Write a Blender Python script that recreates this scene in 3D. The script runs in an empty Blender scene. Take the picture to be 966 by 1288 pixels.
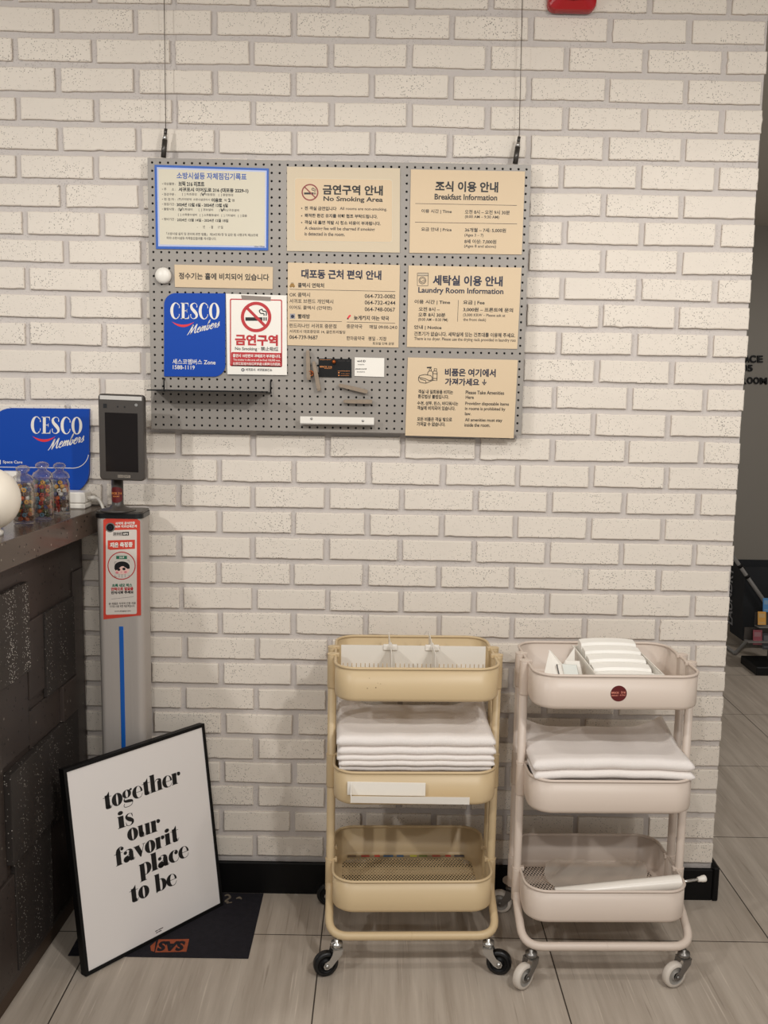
import bpy, math, random
from mathutils import Vector, Matrix
C = bpy.context.scene.collection
SC = bpy.context.scene
PI = math.pi
random.seed(7)

# ------------------------------------------------------------------ camera
F_PX, PITCH, YAW, ROLL, CAM_H, CAM_D = 1200.58, 0.1339, 0.0034, 0.0176, 1.461, 2.59
IW, IH = 966, 1288
_cy, _sy = math.cos(YAW), math.sin(YAW)
FW = Vector((_sy*math.cos(PITCH), _cy*math.cos(PITCH), -math.sin(PITCH)))
_R = Vector((_cy, -_sy, 0)); _U = _R.cross(FW)
RT = math.cos(ROLL)*_R + math.sin(ROLL)*_U
UP = -math.sin(ROLL)*_R + math.cos(ROLL)*_U
CP = Vector((0, -CAM_D, CAM_H))
cam = bpy.data.cameras.new('camera')
cam.sensor_fit = 'VERTICAL'; cam.sensor_height = 24; cam.sensor_width = 18
cam.lens = 24*F_PX/IH
cam.clip_start = 0.05
co = bpy.data.objects.new('camera', cam); C.objects.link(co)
co.matrix_world = Matrix(((RT.x, UP.x, -FW.x, CP.x), (RT.y, UP.y, -FW.y, CP.y), (RT.z, UP.z, -FW.z, CP.z), (0, 0, 0, 1)))
SC.camera = co

# ------------------------------------------------------------------ world, lamps, exposure
SC.view_settings.view_transform = 'Standard'
SC.view_settings.look = 'None'
SC.view_settings.gamma = 1.0
SC.view_settings.use_curve_mapping = False
SC.view_settings.exposure = 0.06
w = bpy.data.worlds.new('world'); SC.world = w; w.use_nodes = True
w.node_tree.nodes['Background'].inputs[0].default_value = (1.0, 0.985, 0.965, 1)
w.node_tree.nodes['Background'].inputs[1].default_value = 0.45

def spot(name, loc, aim, energy, size=2.4, blend=0.5, soft=0.045, col=(1, 0.985, 0.96)):
    l = bpy.data.lights.new(name, 'SPOT'); l.energy = energy; l.spot_size = size; l.spot_blend = blend
    l.shadow_soft_size = soft; l.color = col
    o = bpy.data.objects.new(name, l); C.objects.link(o); o.location = loc
    d = Vector(aim) - Vector(loc)
    o.rotation_euler = d.to_track_quat('-Z', 'Y').to_euler()
    return o
spot('downlight_or_fill', (-1.75, -2.2, 2.46), (-1.3, -0.6, 0), 68)
spot('downlight_or_fill', (0.90, -2.2, 2.46), (0.8, -0.8, 0), 63)
spot('downlight_or_fill', (-0.30, -2.9, 2.46), (-0.35, -0.4, 0), 50)  # added fill behind the camera, lifts the lower left wall
spot('downlight_or_fill', (1.45, -2.9, 2.46), (1.2, -0.4, 0), 34)  # added fill behind the camera, brightens floor and wall on the right
spot('downlight_or_fill', (-0.35, -1.02, 2.46), (-0.25, -0.7, 0), 13, size=2.5, blend=0.6)
spot('downlight_or_fill', (1.05, -1.02, 2.46), (0.95, -0.7, 0), 15, size=2.5, blend=0.6)
spot('downlight_or_fill', (2.9, 1.2, 2.46), (2.7, 2.4, 0), 62, soft=0.1, col=(1, 0.97, 0.93))  # added fill that brightens the hallway, no known lamp there

# ------------------------------------------------------------------ helpers
def ray(x, y):
    return FW + RT*((x-IW/2)/F_PX) - UP*((y-IH/2)/F_PX)
def at(x, y, Y=0.0):
    d = ray(x, y); return CP + d*((Y-CP.y)/d.y)
def atz(x, y, Z=0.0):
    d = ray(x, y); return CP + d*((Z-CP.z)/d.z)
def atplane(x, y, o, n):
    d = ray(x, y); return CP + d*(n.dot(o-CP)/n.dot(d))

def lin(c):
    r = []
    for v in c:
        v /= 255.0
        r.append(v/12.92 if v <= 0.04045 else ((v+0.055)/1.055)**2.4)
    return (r[0], r[1], r[2], 1)
MATS = {}
def mat(name, c, rough=0.5, metal=0.0, coat=0.0, spec=0.5, noise=0.0, nscale=30, bump=0.0, bscale=200, trans=0.0):
    m = bpy.data.materials.new(name); m.use_nodes = True
    nt = m.node_tree; b = nt.nodes['Principled BSDF']
    b.inputs['Base Color'].default_value = lin(c); b.inputs['Roughness'].default_value = rough
    b.inputs['Metallic'].default_value = metal; b.inputs['Coat Weight'].default_value = coat
    b.inputs['Specular IOR Level'].default_value = spec
    b.inputs['Transmission Weight'].default_value = trans
    tc = nt.nodes.new('ShaderNodeTexCoord')
    if noise:
        n = nt.nodes.new('ShaderNodeTexNoise'); n.inputs['Scale'].default_value = nscale; n.inputs['Detail'].default_value = 5
        nt.links.new(tc.outputs['Object'], n.inputs['Vector'])
        mx = nt.nodes.new('ShaderNodeMix'); mx.data_type = 'RGBA'
        a = lin(c); mx.inputs[6].default_value = tuple(v*(1-noise) for v in a[:3])+(1,); mx.inputs[7].default_value = tuple(min(1, v*(1+noise)) for v in a[:3])+(1,)
        nt.links.new(n.outputs['Fac'], mx.inputs[0]); nt.links.new(mx.outputs[2], b.inputs['Base Color'])
    if bump:
        n = nt.nodes.new('ShaderNodeTexNoise'); n.inputs['Scale'].default_value = bscale; n.inputs['Detail'].default_value = 4
        nt.links.new(tc.outputs['Object'], n.inputs['Vector'])
        bp = nt.nodes.new('ShaderNodeBump'); bp.inputs['Strength'].default_value = bump; bp.inputs['Distance'].default_value = 0.002
        nt.links.new(n.outputs['Fac'], bp.inputs['Height']); nt.links.new(bp.outputs[0], b.inputs['Normal'])
    MATS[name] = m
    return m

class M:
    def __init__(s): s.v = []; s.f = []; s.mi = []; s.mats = []; s.sm = []
    def m(s, mt):
        if mt not in s.mats: s.mats.append(mt)
        return s.mats.index(mt)
    def add(s, vs, fs, mt, smooth=False):
        b = len(s.v); k = s.m(mt); s.v += [tuple(p) for p in vs]
        for f in fs: s.f.append(tuple(i+b for i in f)); s.mi.append(k); s.sm.append(smooth)
    def box(s, a, b, mt, bev=0.0):
        x0, y0, z0 = [min(p, q) for p, q in zip(a, b)]; x1, y1, z1 = [max(p, q) for p, q in zip(a, b)]
        if not bev:
            vs = [(x0,y0,z0),(x1,y0,z0),(x1,y1,z0),(x0,y1,z0),(x0,y0,z1),(x1,y0,z1),(x1,y1,z1),(x0,y1,z1)]
            s.add(vs, [(0,3,2,1),(4,5,6,7),(0,1,5,4),(1,2,6,5),(2,3,7,6),(3,0,4,7)], mt)
        else:
            e = min(bev, (x1-x0)/2.01, (y1-y0)/2.01, (z1-z0)/2.01)
            o = [(x0+e,y0),(x1-e,y0),(x1,y0+e),(x1,y1-e),(x1-e,y1),(x0+e,y1),(x0,y1-e),(x0,y0+e)]
            cx, cy = (x0+x1)/2, (y0+y1)/2
            i = [(min(max(p[0], x0+e), x1-e), min(max(p[1], y0+e), y1-e)) for p in o]
            i = [(p[0], p[1]) for p in i]
            def ins(p): return (p[0]+(e*.99 if p[0] < cx else -e*.99)*(abs(p[0]-cx) > (x1-x0)/2-e*.5), p[1]+(e*.99 if p[1] < cy else -e*.99)*(abs(p[1]-cy) > (y1-y0)/2-e*.5))
            q = [ins(p) for p in o]
            rings = [[(p[0],p[1],z0) for p in q], [(p[0],p[1],z0+e) for p in o], [(p[0],p[1],z1-e) for p in o], [(p[0],p[1],z1) for p in q]]
            s.loft(rings, mt, cap=True)
    def loft(s, rings, mt, cap=False, close=False, smooth=False, open_ring=False):
        n = len(rings[0]); vs = [p for r in rings for p in r]; fs = []
        R = len(rings)
        for i in range(R if close else R-1):
            j = (i+1) % R
            for k in range(n-1 if open_ring else n):
                k2 = (k+1) % n
                fs.append((i*n+k, i*n+k2, j*n+k2, j*n+k))
        if cap and not close:
            fs.append(tuple(range(n-1, -1, -1))); fs.append(tuple((R-1)*n+k for k in range(n)))
        s.add(vs, fs, mt, smooth)
    def tube(s, path, r, mt, n=10, closed=False, cap=True):
        P = [Vector(p) for p in path]; N = len(P)
        rings = []; up = None
        for i in range(N):
            a = P[(i-1) % N] if (closed or i > 0) else P[i]; b = P[(i+1) % N] if (closed or i < N-1) else P[i]
            t = (b-a).normalized()
            if up is None:
                up = Vector((0,0,1)) if abs(t.z) < 0.9 else Vector((0,1,0))
            up = (up - t*up.dot(t)).normalized(); sd = t.cross(up)
            rr = r[i] if isinstance(r, (list, tuple)) else r
            rings.append([P[i] + up*(rr*math.cos(2*PI*k/n)) + sd*(rr*math.sin(2*PI*k/n)) for k in range(n)])
        s.loft(rings, mt, cap=cap, close=closed, smooth=True)
    def lathe(s, prof, c, mt, n=24, axis='z', smooth=True):
        rings = []
        for r, h in prof:
            ring = []
            for k in range(n):
                a = 2*PI*k/n; p = (r*math.cos(a), r*math.sin(a), h)
                if axis == 'y': p = (r*math.cos(a), h, r*math.sin(a))
                if axis == 'x': p = (h, r*math.cos(a), r*math.sin(a))
                ring.append((c[0]+p[0], c[1]+p[1], c[2]+p[2]))
            rings.append(ring)
        s.loft(rings, mt, cap=True, smooth=smooth)
    def prism(s, pts, d, mt, smooth=False):
        d = Vector(d); a = [Vector(p) for p in pts]; n = len(a)
        s.add(a+[p+d for p in a], [tuple(range(n-1,-1,-1)), tuple(range(n, 2*n))]+[(k,(k+1)%n,n+(k+1)%n,n+k) for k in range(n)], mt, smooth)
    def poly(s, pts, mt): s.add(pts, [tuple(range(len(pts)))], mt)
    def polys(s, pl, fn, mt):
        for p in pl: s.poly([fn(*q) for q in p], mt)
    def text(s, t, o, ux, uz, wd, ht, mt, bold=0.0, shear=0.0, bend=None):
        vs, fs = text_geo(t, bold, shear)
        o = Vector(o); ux = Vector(ux); uz = Vector(uz)
        out = [o + ux*(p[0]*wd) + uz*(p[1]*ht) for p in vs]
        if bend: out = [bend(p) for p in out]
        s.add(out, fs, mt)
    def ptext(s, t, x0, x1, yc, h, Y, mt, bold=0.0, shear=0.0):
        a = at(x0, yc, Y); b = at(x1, yc, Y); c = (a+b)/2
        up = at((x0+x1)/2, yc-h/2, Y); dn = at((x0+x1)/2, yc+h/2, Y)
        wd = (b-a).length; ht = (up-dn).length
        s.text(t, (c.x-wd/2, Y, c.z-ht/2), (1,0,0), (0,0,1), wd, ht, mt, bold, shear)

_T = {}
def text_geo(t, bold, shear=0.0):
    key = (t, bold, shear)
    if key in _T: return _T[key]
    cu = bpy.data.curves.new('t', 'FONT'); cu.body = t; cu.offset = bold+(0.005 if bold >= 0.02 else 0.012); cu.resolution_u = 3; cu.shear = shear
    o = bpy.data.objects.new('t', cu); C.objects.link(o)
    dg = bpy.context.evaluated_depsgraph_get()
    me = bpy.data.meshes.new_from_object(o.evaluated_get(dg))
    vs = [v.co.copy() for v in me.vertices]; fs = [tuple(p.vertices) for p in me.polygons]
    bpy.data.objects.remove(o); bpy.data.curves.remove(cu); bpy.data.meshes.remove(me)
    x0 = min(v.x for v in vs); x1 = max(v.x for v in vs); y0 = min(v.y for v in vs); y1 = max(v.y for v in vs)
    out = [((v.x-x0)/(x1-x0), (v.y-y0)/(y1-y0)) for v in vs]
    _T[key] = (out, fs)
    return _T[key]

ORG = {}
def obj(name, m, parent=None, world=True, mats=None, bevel=0.0):
    """one mesh object; vertices given in the world (world=True) or in the thing's own frame"""
    me = bpy.data.meshes.new(name)
    off = ORG.get(parent.name, Vector()) if (parent and world) else Vector()
    me.from_pydata([tuple(Vector(p)-off) for p in m.v], [], m.f)
    for mt in m.mats: me.materials.append(mt)
    me.polygons.foreach_set('material_index', m.mi)
    me.polygons.foreach_set('use_smooth', m.sm)
    me.update()
    o = bpy.data.objects.new(name, me); C.objects.link(o)
    if parent: o.parent = parent; ORG[o.name] = off
    if bevel:
        b = o.modifiers.new('bevel', 'BEVEL'); b.width = bevel; b.segments = 2; b.limit_method = 'ANGLE'
    return o
def tag(o, label, cat, group=None):
    o['label'] = label; o['category'] = cat
    if group: o['group'] = group
    return o
def thing(name, label, cat, loc=(0,0,0), rz=0.0, group=None):
    o = bpy.data.objects.new(name, None); o.empty_display_size = 0.05; C.objects.link(o); o.location = loc; o.rotation_euler = (0,0,rz)
    ORG[o.name] = Vector(loc)
    return tag(o, label, cat, group)
def struct(name, m, parent=None):
    o = obj(name, m, parent); o['kind'] = 'structure'; return o
def single(name, m, label, cat, base, group=None):
    """a thing that is one mesh, its origin at base"""
    off = Vector(base); m.v = [tuple(Vector(p)-off) for p in m.v]
    o = obj(name, m); o.location = off
    return tag(o, label, cat, group)
def part_label(o, l): o['label'] = l; return o
def copy_tree(o, parent=None):
    c = o.copy(); C.objects.link(c)
    if parent: c.parent = parent
    for ch in list(o.children): copy_tree(ch, c)
    return c

def rrect(x0, y0, x1, y1, r, n=5):
    pts = []
    for cx, cy, a0 in ((x1-r, y0+r, -90), (x1-r, y1-r, 0), (x0+r, y1-r, 90), (x0+r, y0+r, 180)):
        for k in range(n+1):
            a = math.radians(a0+90*k/n); pts.append((cx+r*math.cos(a), cy+r*math.sin(a)))
    return pts
def ring2(cx, cy, ro, ri, n=32, ryo=None, ryi=None, icx=None, a0=0.0, a1=360.0):
    ryo = ryo or ro; ryi = ryi or ri; icx = cx if icx is None else icx
    out = []
    for k in range(n):
        a = math.radians(a0+(a1-a0)*k/n); b = math.radians(a0+(a1-a0)*(k+1)/n)
        out.append([(cx+ro*math.cos(a), cy+ryo*math.sin(a)), (cx+ro*math.cos(b), cy+ryo*math.sin(b)),
                    (icx+ri*math.cos(b), cy+ryi*math.sin(b)), (icx+ri*math.cos(a), cy+ryi*math.sin(a))])
    return out
def disc2(cx, cy, rx, ry=None, n=24):
    ry = ry or rx
    return [[(cx+rx*math.cos(2*PI*k/n), cy+ry*math.sin(2*PI*k/n)) for k in range(n)]]
def rect2(x0, y0, x1, y1): return [[(x0,y0),(x1,y0),(x1,y1),(x0,y1)]]
def crv(pts, n=6):
    """Catmull-Rom through pts (tuples of any length)"""
    if len(pts) < 3: return pts
    out = []; P = [pts[0]]+list(pts)+[pts[-1]]
    for i in range(1, len(P)-2):
        for k in range(n):
            t = k/n; q = []
            for d in range(len(pts[0])):
                a, b, c, e = P[i-1][d], P[i][d], P[i+1][d], P[i+2][d]
                q.append(0.5*(2*b+(c-a)*t+(2*a-5*b+4*c-e)*t*t+(3*b-a-3*c+e)*t**3))
            out.append(tuple(q))
    out.append(tuple(pts[-1])); return out
def stroke2(pts, n=6, smooth=True):
    """ribbon through (x, y, width) points"""
    P = crv(pts, n) if smooth else pts
    L = []; R = []
    for i in range(len(P)):
        a = P[max(0, i-1)]; b = P[min(len(P)-1, i+1)]
        dx, dy = b[0]-a[0], b[1]-a[1]; l = math.hypot(dx, dy) or 1
        nx, ny = -dy/l, dx/l; h = P[i][2]/2
        L.append((P[i][0]+nx*h, P[i][1]+ny*h)); R.append((P[i][0]-nx*h, P[i][1]-ny*h))
    return [[L[i], L[i+1], R[i+1], R[i]] for i in range(len(P)-1)]
def line2(x0, y0, x1, y1, w): return stroke2([(x0,y0,w),(x1,y1,w)], smooth=False)
def fillet(pts, r, n=6):
    P = [Vector(p) for p in pts]; out = [P[0]]
    for i in range(1, len(P)-1):
        a = (P[i-1]-P[i]); b = (P[i+1]-P[i]); ang = a.angle(b)
        d = min(r/math.tan(ang/2), a.length*0.49, b.length*0.49)
        p0 = P[i]+a.normalized()*d; p2 = P[i]+b.normalized()*d
        for k in range(n+1):
            t = k/n; out.append(p0*(1-t)**2+P[i]*2*t*(1-t)+p2*t*t)
    out.append(P[-1]); return out

# ------------------------------------------------------------------ materials
def brick_mat(name, c, speck=True):
    m = mat(name, c, rough=0.62, spec=0.3)
    nt = m.node_tree; b = nt.nodes['Principled BSDF']; tc = nt.nodes.new('ShaderNodeTexCoord')
    L = nt.links.new
    n0 = nt.nodes.new('ShaderNodeTexNoise'); n0.inputs['Scale'].default_value = 9; n0.inputs['Detail'].default_value = 3
    L(tc.outputs['Object'], n0.inputs['Vector'])
    v = nt.nodes.new('ShaderNodeTexVoronoi'); v.inputs['Scale'].default_value = 215; v.inputs['Randomness'].default_value = 1
    L(tc.outputs['Object'], v.inputs['Vector'])
    n1 = nt.nodes.new('ShaderNodeTexNoise'); n1.inputs['Scale'].default_value = 95; n1.inputs['Detail'].default_value = 2
    L(tc.outputs['Object'], n1.inputs['Vector'])
    # pit where the cell distance is small and the cell was picked
    sub = nt.nodes.new('ShaderNodeMath'); sub.operation = 'MULTIPLY_ADD'; sub.inputs[1].default_value = 0.55; sub.inputs[2].default_value = -0.05
    L(n0.outputs['Fac'], sub.inputs[0])
    thr = nt.nodes.new('ShaderNodeMath'); thr.operation = 'SUBTRACT'
    L(sub.outputs[0], thr.inputs[0]); L(v.outputs['Distance'], thr.inputs[1])
    sm = nt.nodes.new('ShaderNodeMapRange'); sm.interpolation_type = 'SMOOTHSTEP'
    sm.inputs['From Min'].default_value = -0.05; sm.inputs['From Max'].default_value = 0.10
    L(thr.outputs[0], sm.inputs['Value'])
    sp = nt.nodes.new('ShaderNodeSeparateColor'); L(v.outputs['Color'], sp.inputs[0])
    pk = nt.nodes.new('ShaderNodeMapRange'); pk.inputs['From Min'].default_value = 0.25; pk.inputs['From Max'].default_value = 0.4
    L(sp.outputs[0], pk.inputs['Value'])
    mul = nt.nodes.new('ShaderNodeMath'); mul.operation = 'MULTIPLY'; L(sm.outputs[0], mul.inputs[0]); L(pk.outputs[0], mul.inputs[1])
    a = lin(c)
    mx0 = nt.nodes.new('ShaderNodeMix'); mx0.data_type = 'RGBA'
    mx0.inputs[6].default_value = tuple(x*0.93 for x in a[:3])+(1,); mx0.inputs[7].default_value = tuple(min(1, x*1.05) for x in a[:3])+(1,)
    L(n0.outputs['Fac'], mx0.inputs[0])
    mx = nt.nodes.new('ShaderNodeMix'); mx.data_type = 'RGBA'
    L(mx0.outputs[2], mx.inputs[6]); mx.inputs[7].default_value = tuple(x*0.36 for x in a[:3])+(1,)
    f = nt.nodes.new('ShaderNodeMath'); f.operation = 'MULTIPLY'; f.inputs[1].default_value = 0.9 if speck else 0.35
    L(mul.outputs[0], f.inputs[0]); L(f.outputs[0], mx.inputs[0])
    L(mx.outputs[2], b.inputs['Base Color'])
    h = nt.nodes.new('ShaderNodeMath'); h.operation = 'MULTIPLY_ADD'; h.inputs[1].default_value = -1.0
    L(mul.outputs[0], h.inputs[0])
    n1s = nt.nodes.new('ShaderNodeMath'); n1s.operation = 'MULTIPLY'; n1s.inputs[1].default_value = 0.5; L(n1.outputs['Fac'], n1s.inputs[0])
    L(n1s.outputs[0], h.inputs[2])
    bp = nt.nodes.new('ShaderNodeBump'); bp.inputs['Strength'].default_value = 0.45; bp.inputs['Distance'].default_value = 0.002
    L(h.outputs[0], bp.inputs['Height']); L(bp.outputs[0], b.inputs['Normal'])
    return m
BRICK = brick_mat('white painted brick', (224, 214, 201))
MORTAR = brick_mat('grey painted mortar', (198, 190, 184), False)

def floor_mat():
    m = mat('grey brown wood grain tile', (168, 156, 142), rough=0.42, spec=0.45)
    nt = m.node_tree; L = nt.links.new; b = nt.nodes['Principled BSDF']; tc = nt.nodes.new('ShaderNodeTexCoord')
    mp = nt.nodes.new('ShaderNodeMapping'); mp.inputs['Scale'].default_value = (26, 1.6, 1); mp.inputs['Rotation'].default_value = (0, 0, math.radians(3))
    L(tc.outputs['Object'], mp.inputs[0])
    n = nt.nodes.new('ShaderNodeTexNoise'); n.inputs['Scale'].default_value = 1.0; n.inputs['Detail'].default_value = 7; n.inputs['Roughness'].default_value = 0.6
    L(mp.outputs[0], n.inputs['Vector'])
    mp2 = nt.nodes.new('ShaderNodeMapping'); mp2.inputs['Scale'].default_value = (120, 3.5, 1); L(tc.outputs['Object'], mp2.inputs[0])
    n2 = nt.nodes.new('ShaderNodeTexNoise'); n2.inputs['Detail'].default_value = 4; n2.inputs['Scale'].default_value = 1.0; L(mp2.outputs[0], n2.inputs['Vector'])
    r = nt.nodes.new('ShaderNodeValToRGB')
    r.color_ramp.elements[0].position = 0.3; r.color_ramp.elements[0].color = lin((162, 149, 135))
    r.color_ramp.elements[1].position = 0.72; r.color_ramp.elements[1].color = lin((194, 182, 168))
    L(n.outputs['Fac'], r.inputs[0])
    r2 = nt.nodes.new('ShaderNodeMapRange'); r2.inputs['From Min'].default_value = 0.62; r2.inputs['From Max'].default_value = 0.72; L(n2.outputs['Fac'], r2.inputs['Value'])
    r3 = nt.nodes.new('ShaderNodeMapRange'); r3.inputs['From Min'].default_value = 0.38; r3.inputs['From Max'].default_value = 0.28; L(n2.outputs['Fac'], r3.inputs['Value'])
    mx = nt.nodes.new('ShaderNodeMix'); mx.data_type = 'RGBA'; L(r.outputs[0], mx.inputs[6]); mx.inputs[7].default_value = lin((212, 200, 185))
    q = nt.nodes.new('ShaderNodeMath'); q.operation = 'MULTIPLY'; q.inputs[1].default_value = 0.6; L(r2.outputs[0], q.inputs[0]); L(q.outputs[0], mx.inputs[0])
    mx2 = nt.nodes.new('ShaderNodeMix'); mx2.data_type = 'RGBA'; L(mx.outputs[2], mx2.inputs[6]); mx2.inputs[7].default_value = lin((124, 112, 100))
    q2 = nt.nodes.new('ShaderNodeMath'); q2.operation = 'MULTIPLY'; q2.inputs[1].default_value = 0.55; L(r3.outputs[0], q2.inputs[0]); L(q2.outputs[0], mx2.inputs[0])
    # joints of the 0.6 m tiles
    sx = nt.nodes.new('ShaderNodeSeparateXYZ'); L(tc.outputs['Object'], sx.inputs[0])
    outs = []
    for ax, o in ((0, -0.7387), (1, -0.2184)):
        a = nt.nodes.new('ShaderNodeMath'); a.operation = 'SUBTRACT'; a.inputs[1].default_value = o-6.0; L(sx.outputs[ax], a.inputs[0])
        d = nt.nodes.new('ShaderNodeMath'); d.operation = 'PINGPONG'; d.inputs[1].default_value = 0.3; L(a.outputs[0], d.inputs[0])
        c = nt.nodes.new('ShaderNodeMath'); c.operation = 'LESS_THAN'; c.inputs[1].default_value = 0.0017; L(d.outputs[0], c.inputs[0]); outs.append(c)
    mxm = nt.nodes.new('ShaderNodeMath'); mxm.operation = 'MAXIMUM'; L(outs[0].outputs[0], mxm.inputs[0]); L(outs[1].outputs[0], mxm.inputs[1])
    mx3 = nt.nodes.new('ShaderNodeMix'); mx3.data_type = 'RGBA'; L(mx2.outputs[2], mx3.inputs[6]); mx3.inputs[7].default_value = lin((58, 50, 44)); L(mxm.outputs[0], mx3.inputs[0])
    L(mx3.outputs[2], b.inputs['Base Color'])
    bp = nt.nodes.new('ShaderNodeBump'); bp.inputs['Strength'].default_value = 0.12; bp.inputs['Distance'].default_value = 0.001
    L(n2.outputs['Fac'], bp.inputs['Height']); L(bp.outputs[0], b.inputs['Normal'])
    return m
FLOOR = floor_mat()

def stone_mat(name, c, speck, thr, rough=0.3, scale=90):
    m = mat(name, c, rough=rough, spec=0.5)
    nt = m.node_tree; L = nt.links.new; b = nt.nodes['Principled BSDF']; b.inputs['Specular IOR Level'].default_value = 0.3; tc = nt.nodes.new('ShaderNodeTexCoord')
    n = nt.nodes.new('ShaderNodeTexNoise'); n.inputs['Scale'].default_value = 7; n.inputs['Detail'].default_value = 6; L(tc.outputs['Object'], n.inputs['Vector'])
    v = nt.nodes.new('ShaderNodeTexVoronoi'); v.inputs['Scale'].default_value = scale; L(tc.outputs['Object'], v.inputs['Vector'])
    sp = nt.nodes.new('ShaderNodeSeparateColor'); L(v.outputs['Color'], sp.inputs[0])
    g = nt.nodes.new('ShaderNodeMath'); g.operation = 'GREATER_THAN'; g.inputs[1].default_value = thr; L(sp.outputs[0], g.inputs[0])
    l = nt.nodes.new('ShaderNodeMath'); l.operation = 'LESS_THAN'; l.inputs[1].default_value = 0.34; L(v.outputs['Distance'], l.inputs[0])
    k = nt.nodes.new('ShaderNodeMath'); k.operation = 'MULTIPLY'; L(g.outputs[0], k.inputs[0]); L(l.outputs[0], k.inputs[1])
    g2 = nt.nodes.new('ShaderNodeMath'); g2.operation = 'LESS_THAN'; g2.inputs[1].default_value = 0.10; L(sp.outputs[1], g2.inputs[0])
    k2 = nt.nodes.new('ShaderNodeMath'); k2.operation = 'MULTIPLY'; L(g2.outputs[0], k2.inputs[0]); L(l.outputs[0], k2.inputs[1])
    a = lin(c)
    mx = nt.nodes.new('ShaderNodeMix'); mx.data_type = 'RGBA'; mx.inputs[6].default_value = tuple(x*0.7 for x in a[:3])+(1,); mx.inputs[7].default_value = tuple(x*1.35 for x in a[:3])+(1,); L(n.outputs['Fac'], mx.inputs[0])
    mx1 = nt.nodes.new('ShaderNodeMix'); mx1.data_type = 'RGBA'; L(mx.outputs[2], mx1.inputs[6]); mx1.inputs[7].default_value = tuple(x*0.2 for x in a[:3])+(1,); L(k2.outputs[0], mx1.inputs[0])
    mx2 = nt.nodes.new('ShaderNodeMix'); mx2.data_type = 'RGBA'; L(mx1.outputs[2], mx2.inputs[6]); mx2.inputs[7].default_value = lin(speck); L(k.outputs[0], mx2.inputs[0])
    L(mx2.outputs[2], b.inputs['Base Color'])
    bp = nt.nodes.new('ShaderNodeBump'); bp.inputs['Strength'].default_value = 0.3; bp.inputs['Distance'].default_value = 0.002; L(k2.outputs[0], bp.inputs['Height']); bp.invert = True
    L(bp.outputs[0], b.inputs['Normal'])
    return m
STONE = stone_mat('dark brown stone', (58, 50, 46), (120, 112, 104), 0.985, 0.35, 110)
STONE_SP = stone_mat('dark speckled rough stone', (56, 50, 46), (196, 190, 182), 0.74, 0.5, 240)
STONE_SP2 = stone_mat('dark lightly speckled stone', (48, 43, 40), (150, 144, 136), 0.90, 0.5, 240)
SLAB = stone_mat('polished brown granite', (84, 71, 62), (140, 128, 116), 0.97, 0.20, 120)

BLACK = mat('black paint', (12, 11, 11), 0.5, spec=0.25)
BLACKGLOSS = mat('black rubber', (12, 12, 13), 0.35)
SKIRT = mat('black skirting', (10, 9, 9), 0.5, spec=0.2, noise=0.4, nscale=20)
SHEET = mat('cream laminated sheet', (212, 189, 157), 0.5, spec=0.25)
SHEET2 = mat('cream laminate margin', (206, 190, 164), 0.5, spec=0.25)
FORM = mat('pale form paper', (210, 202, 182), 0.5, spec=0.25)
WHITE = mat('white plastic', (230, 224, 214), 0.35)
PAPER = mat('white paper', (236, 230, 220), 0.55)
INK = mat('black ink', (16, 13, 14), 0.5)
INKGREY = mat('grey ink', (52, 45, 42), 0.5)
NAVY = mat('navy ink', (20, 24, 52), 0.5)
TITLEBLUE = mat('blue ink', (44, 84, 158), 0.5)
BORDERBLUE = mat('blue border', (20, 84, 172), 0.4)
PALEBLUE = mat('pale blue line', (176, 184, 214), 0.4)
SIGNBLUE = mat('blue sign plastic', (4, 66, 162), 0.45, spec=0.25)
RED = mat('red print', (184, 34, 40), 0.45)
DARKRED = mat('dark red ring', (132, 40, 38), 0.45)
SMILE = mat('bright red print', (220, 40, 52), 0.45)
BOARD = mat('grey pegboard paint', (147, 140, 132), 0.42, noise=0.03, nscale=4)
ORANGE = mat('orange print', (206, 130, 66), 0.5)
BROWNRED = mat('maroon sticker', (92, 18, 20), 0.4)
PINKTXT = mat('pale sticker print', (222, 140, 120), 0.5)
STEEL = mat('brushed steel', (176, 174, 170), 0.3, metal=0.9)
ALU = mat('anodised aluminium', (178, 170, 163), 0.45, metal=0.15)
CREAMPAINT = mat('cream powder coat', (202, 178, 139), 0.4, noise=0.02, nscale=5)
WHITEPAINT = mat('white powder coat', (208, 192, 178), 0.4, noise=0.02, nscale=5)
TOWEL = mat('white terry cloth', (236, 228, 222), 0.95, spec=0.1, bump=0.5, bscale=420)
WOOD = mat('grey brown wood', (140, 124, 106), 0.6, noise=0.25, nscale=60)
COPPER = mat('copper', (176, 92, 40), 0.35, metal=0.6)
REDPLASTIC = mat('red alarm plastic', (170, 16, 26), 0.25)
WIRE = mat('steel cable', (120, 112, 104), 0.4, metal=0.7)
GUNMETAL = mat('gunmetal clamp', (78, 74, 70), 0.35, metal=0.7)
DEVICE = mat('dark grey device case', (64, 58, 53), 0.38)
SCREEN = mat('black glass', (24, 19, 18), 0.12, spec=0.22)
GLOBE = mat('white matte globe', (232, 222, 206), 0.4)
CABLEW = mat('white cable', (226, 220, 210), 0.4)
GREYWALL = mat('grey painted wall', (146, 140, 131), 0.7)
CEIL = mat('white ceiling paint', (200, 194, 184), 0.8)
HAMPER = mat('black nylon', (24, 26, 30), 0.7, bump=0.3, bscale=30)
POSTERPAPER = mat('poster paper', (234, 228, 224), 0.28, coat=0.25)
MATTE = mat('dark rubber mat', (34, 32, 37), 0.9, spec=0.2, noise=0.35, nscale=60, bump=0.6, bscale=300)
TOEKICK = mat('dark brown toe kick', (66, 48, 34), 0.5)
GREEN = mat('green print', (40, 110, 84), 0.5)
SKIN = mat('pale skin print', (238, 196, 184), 0.5)
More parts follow.
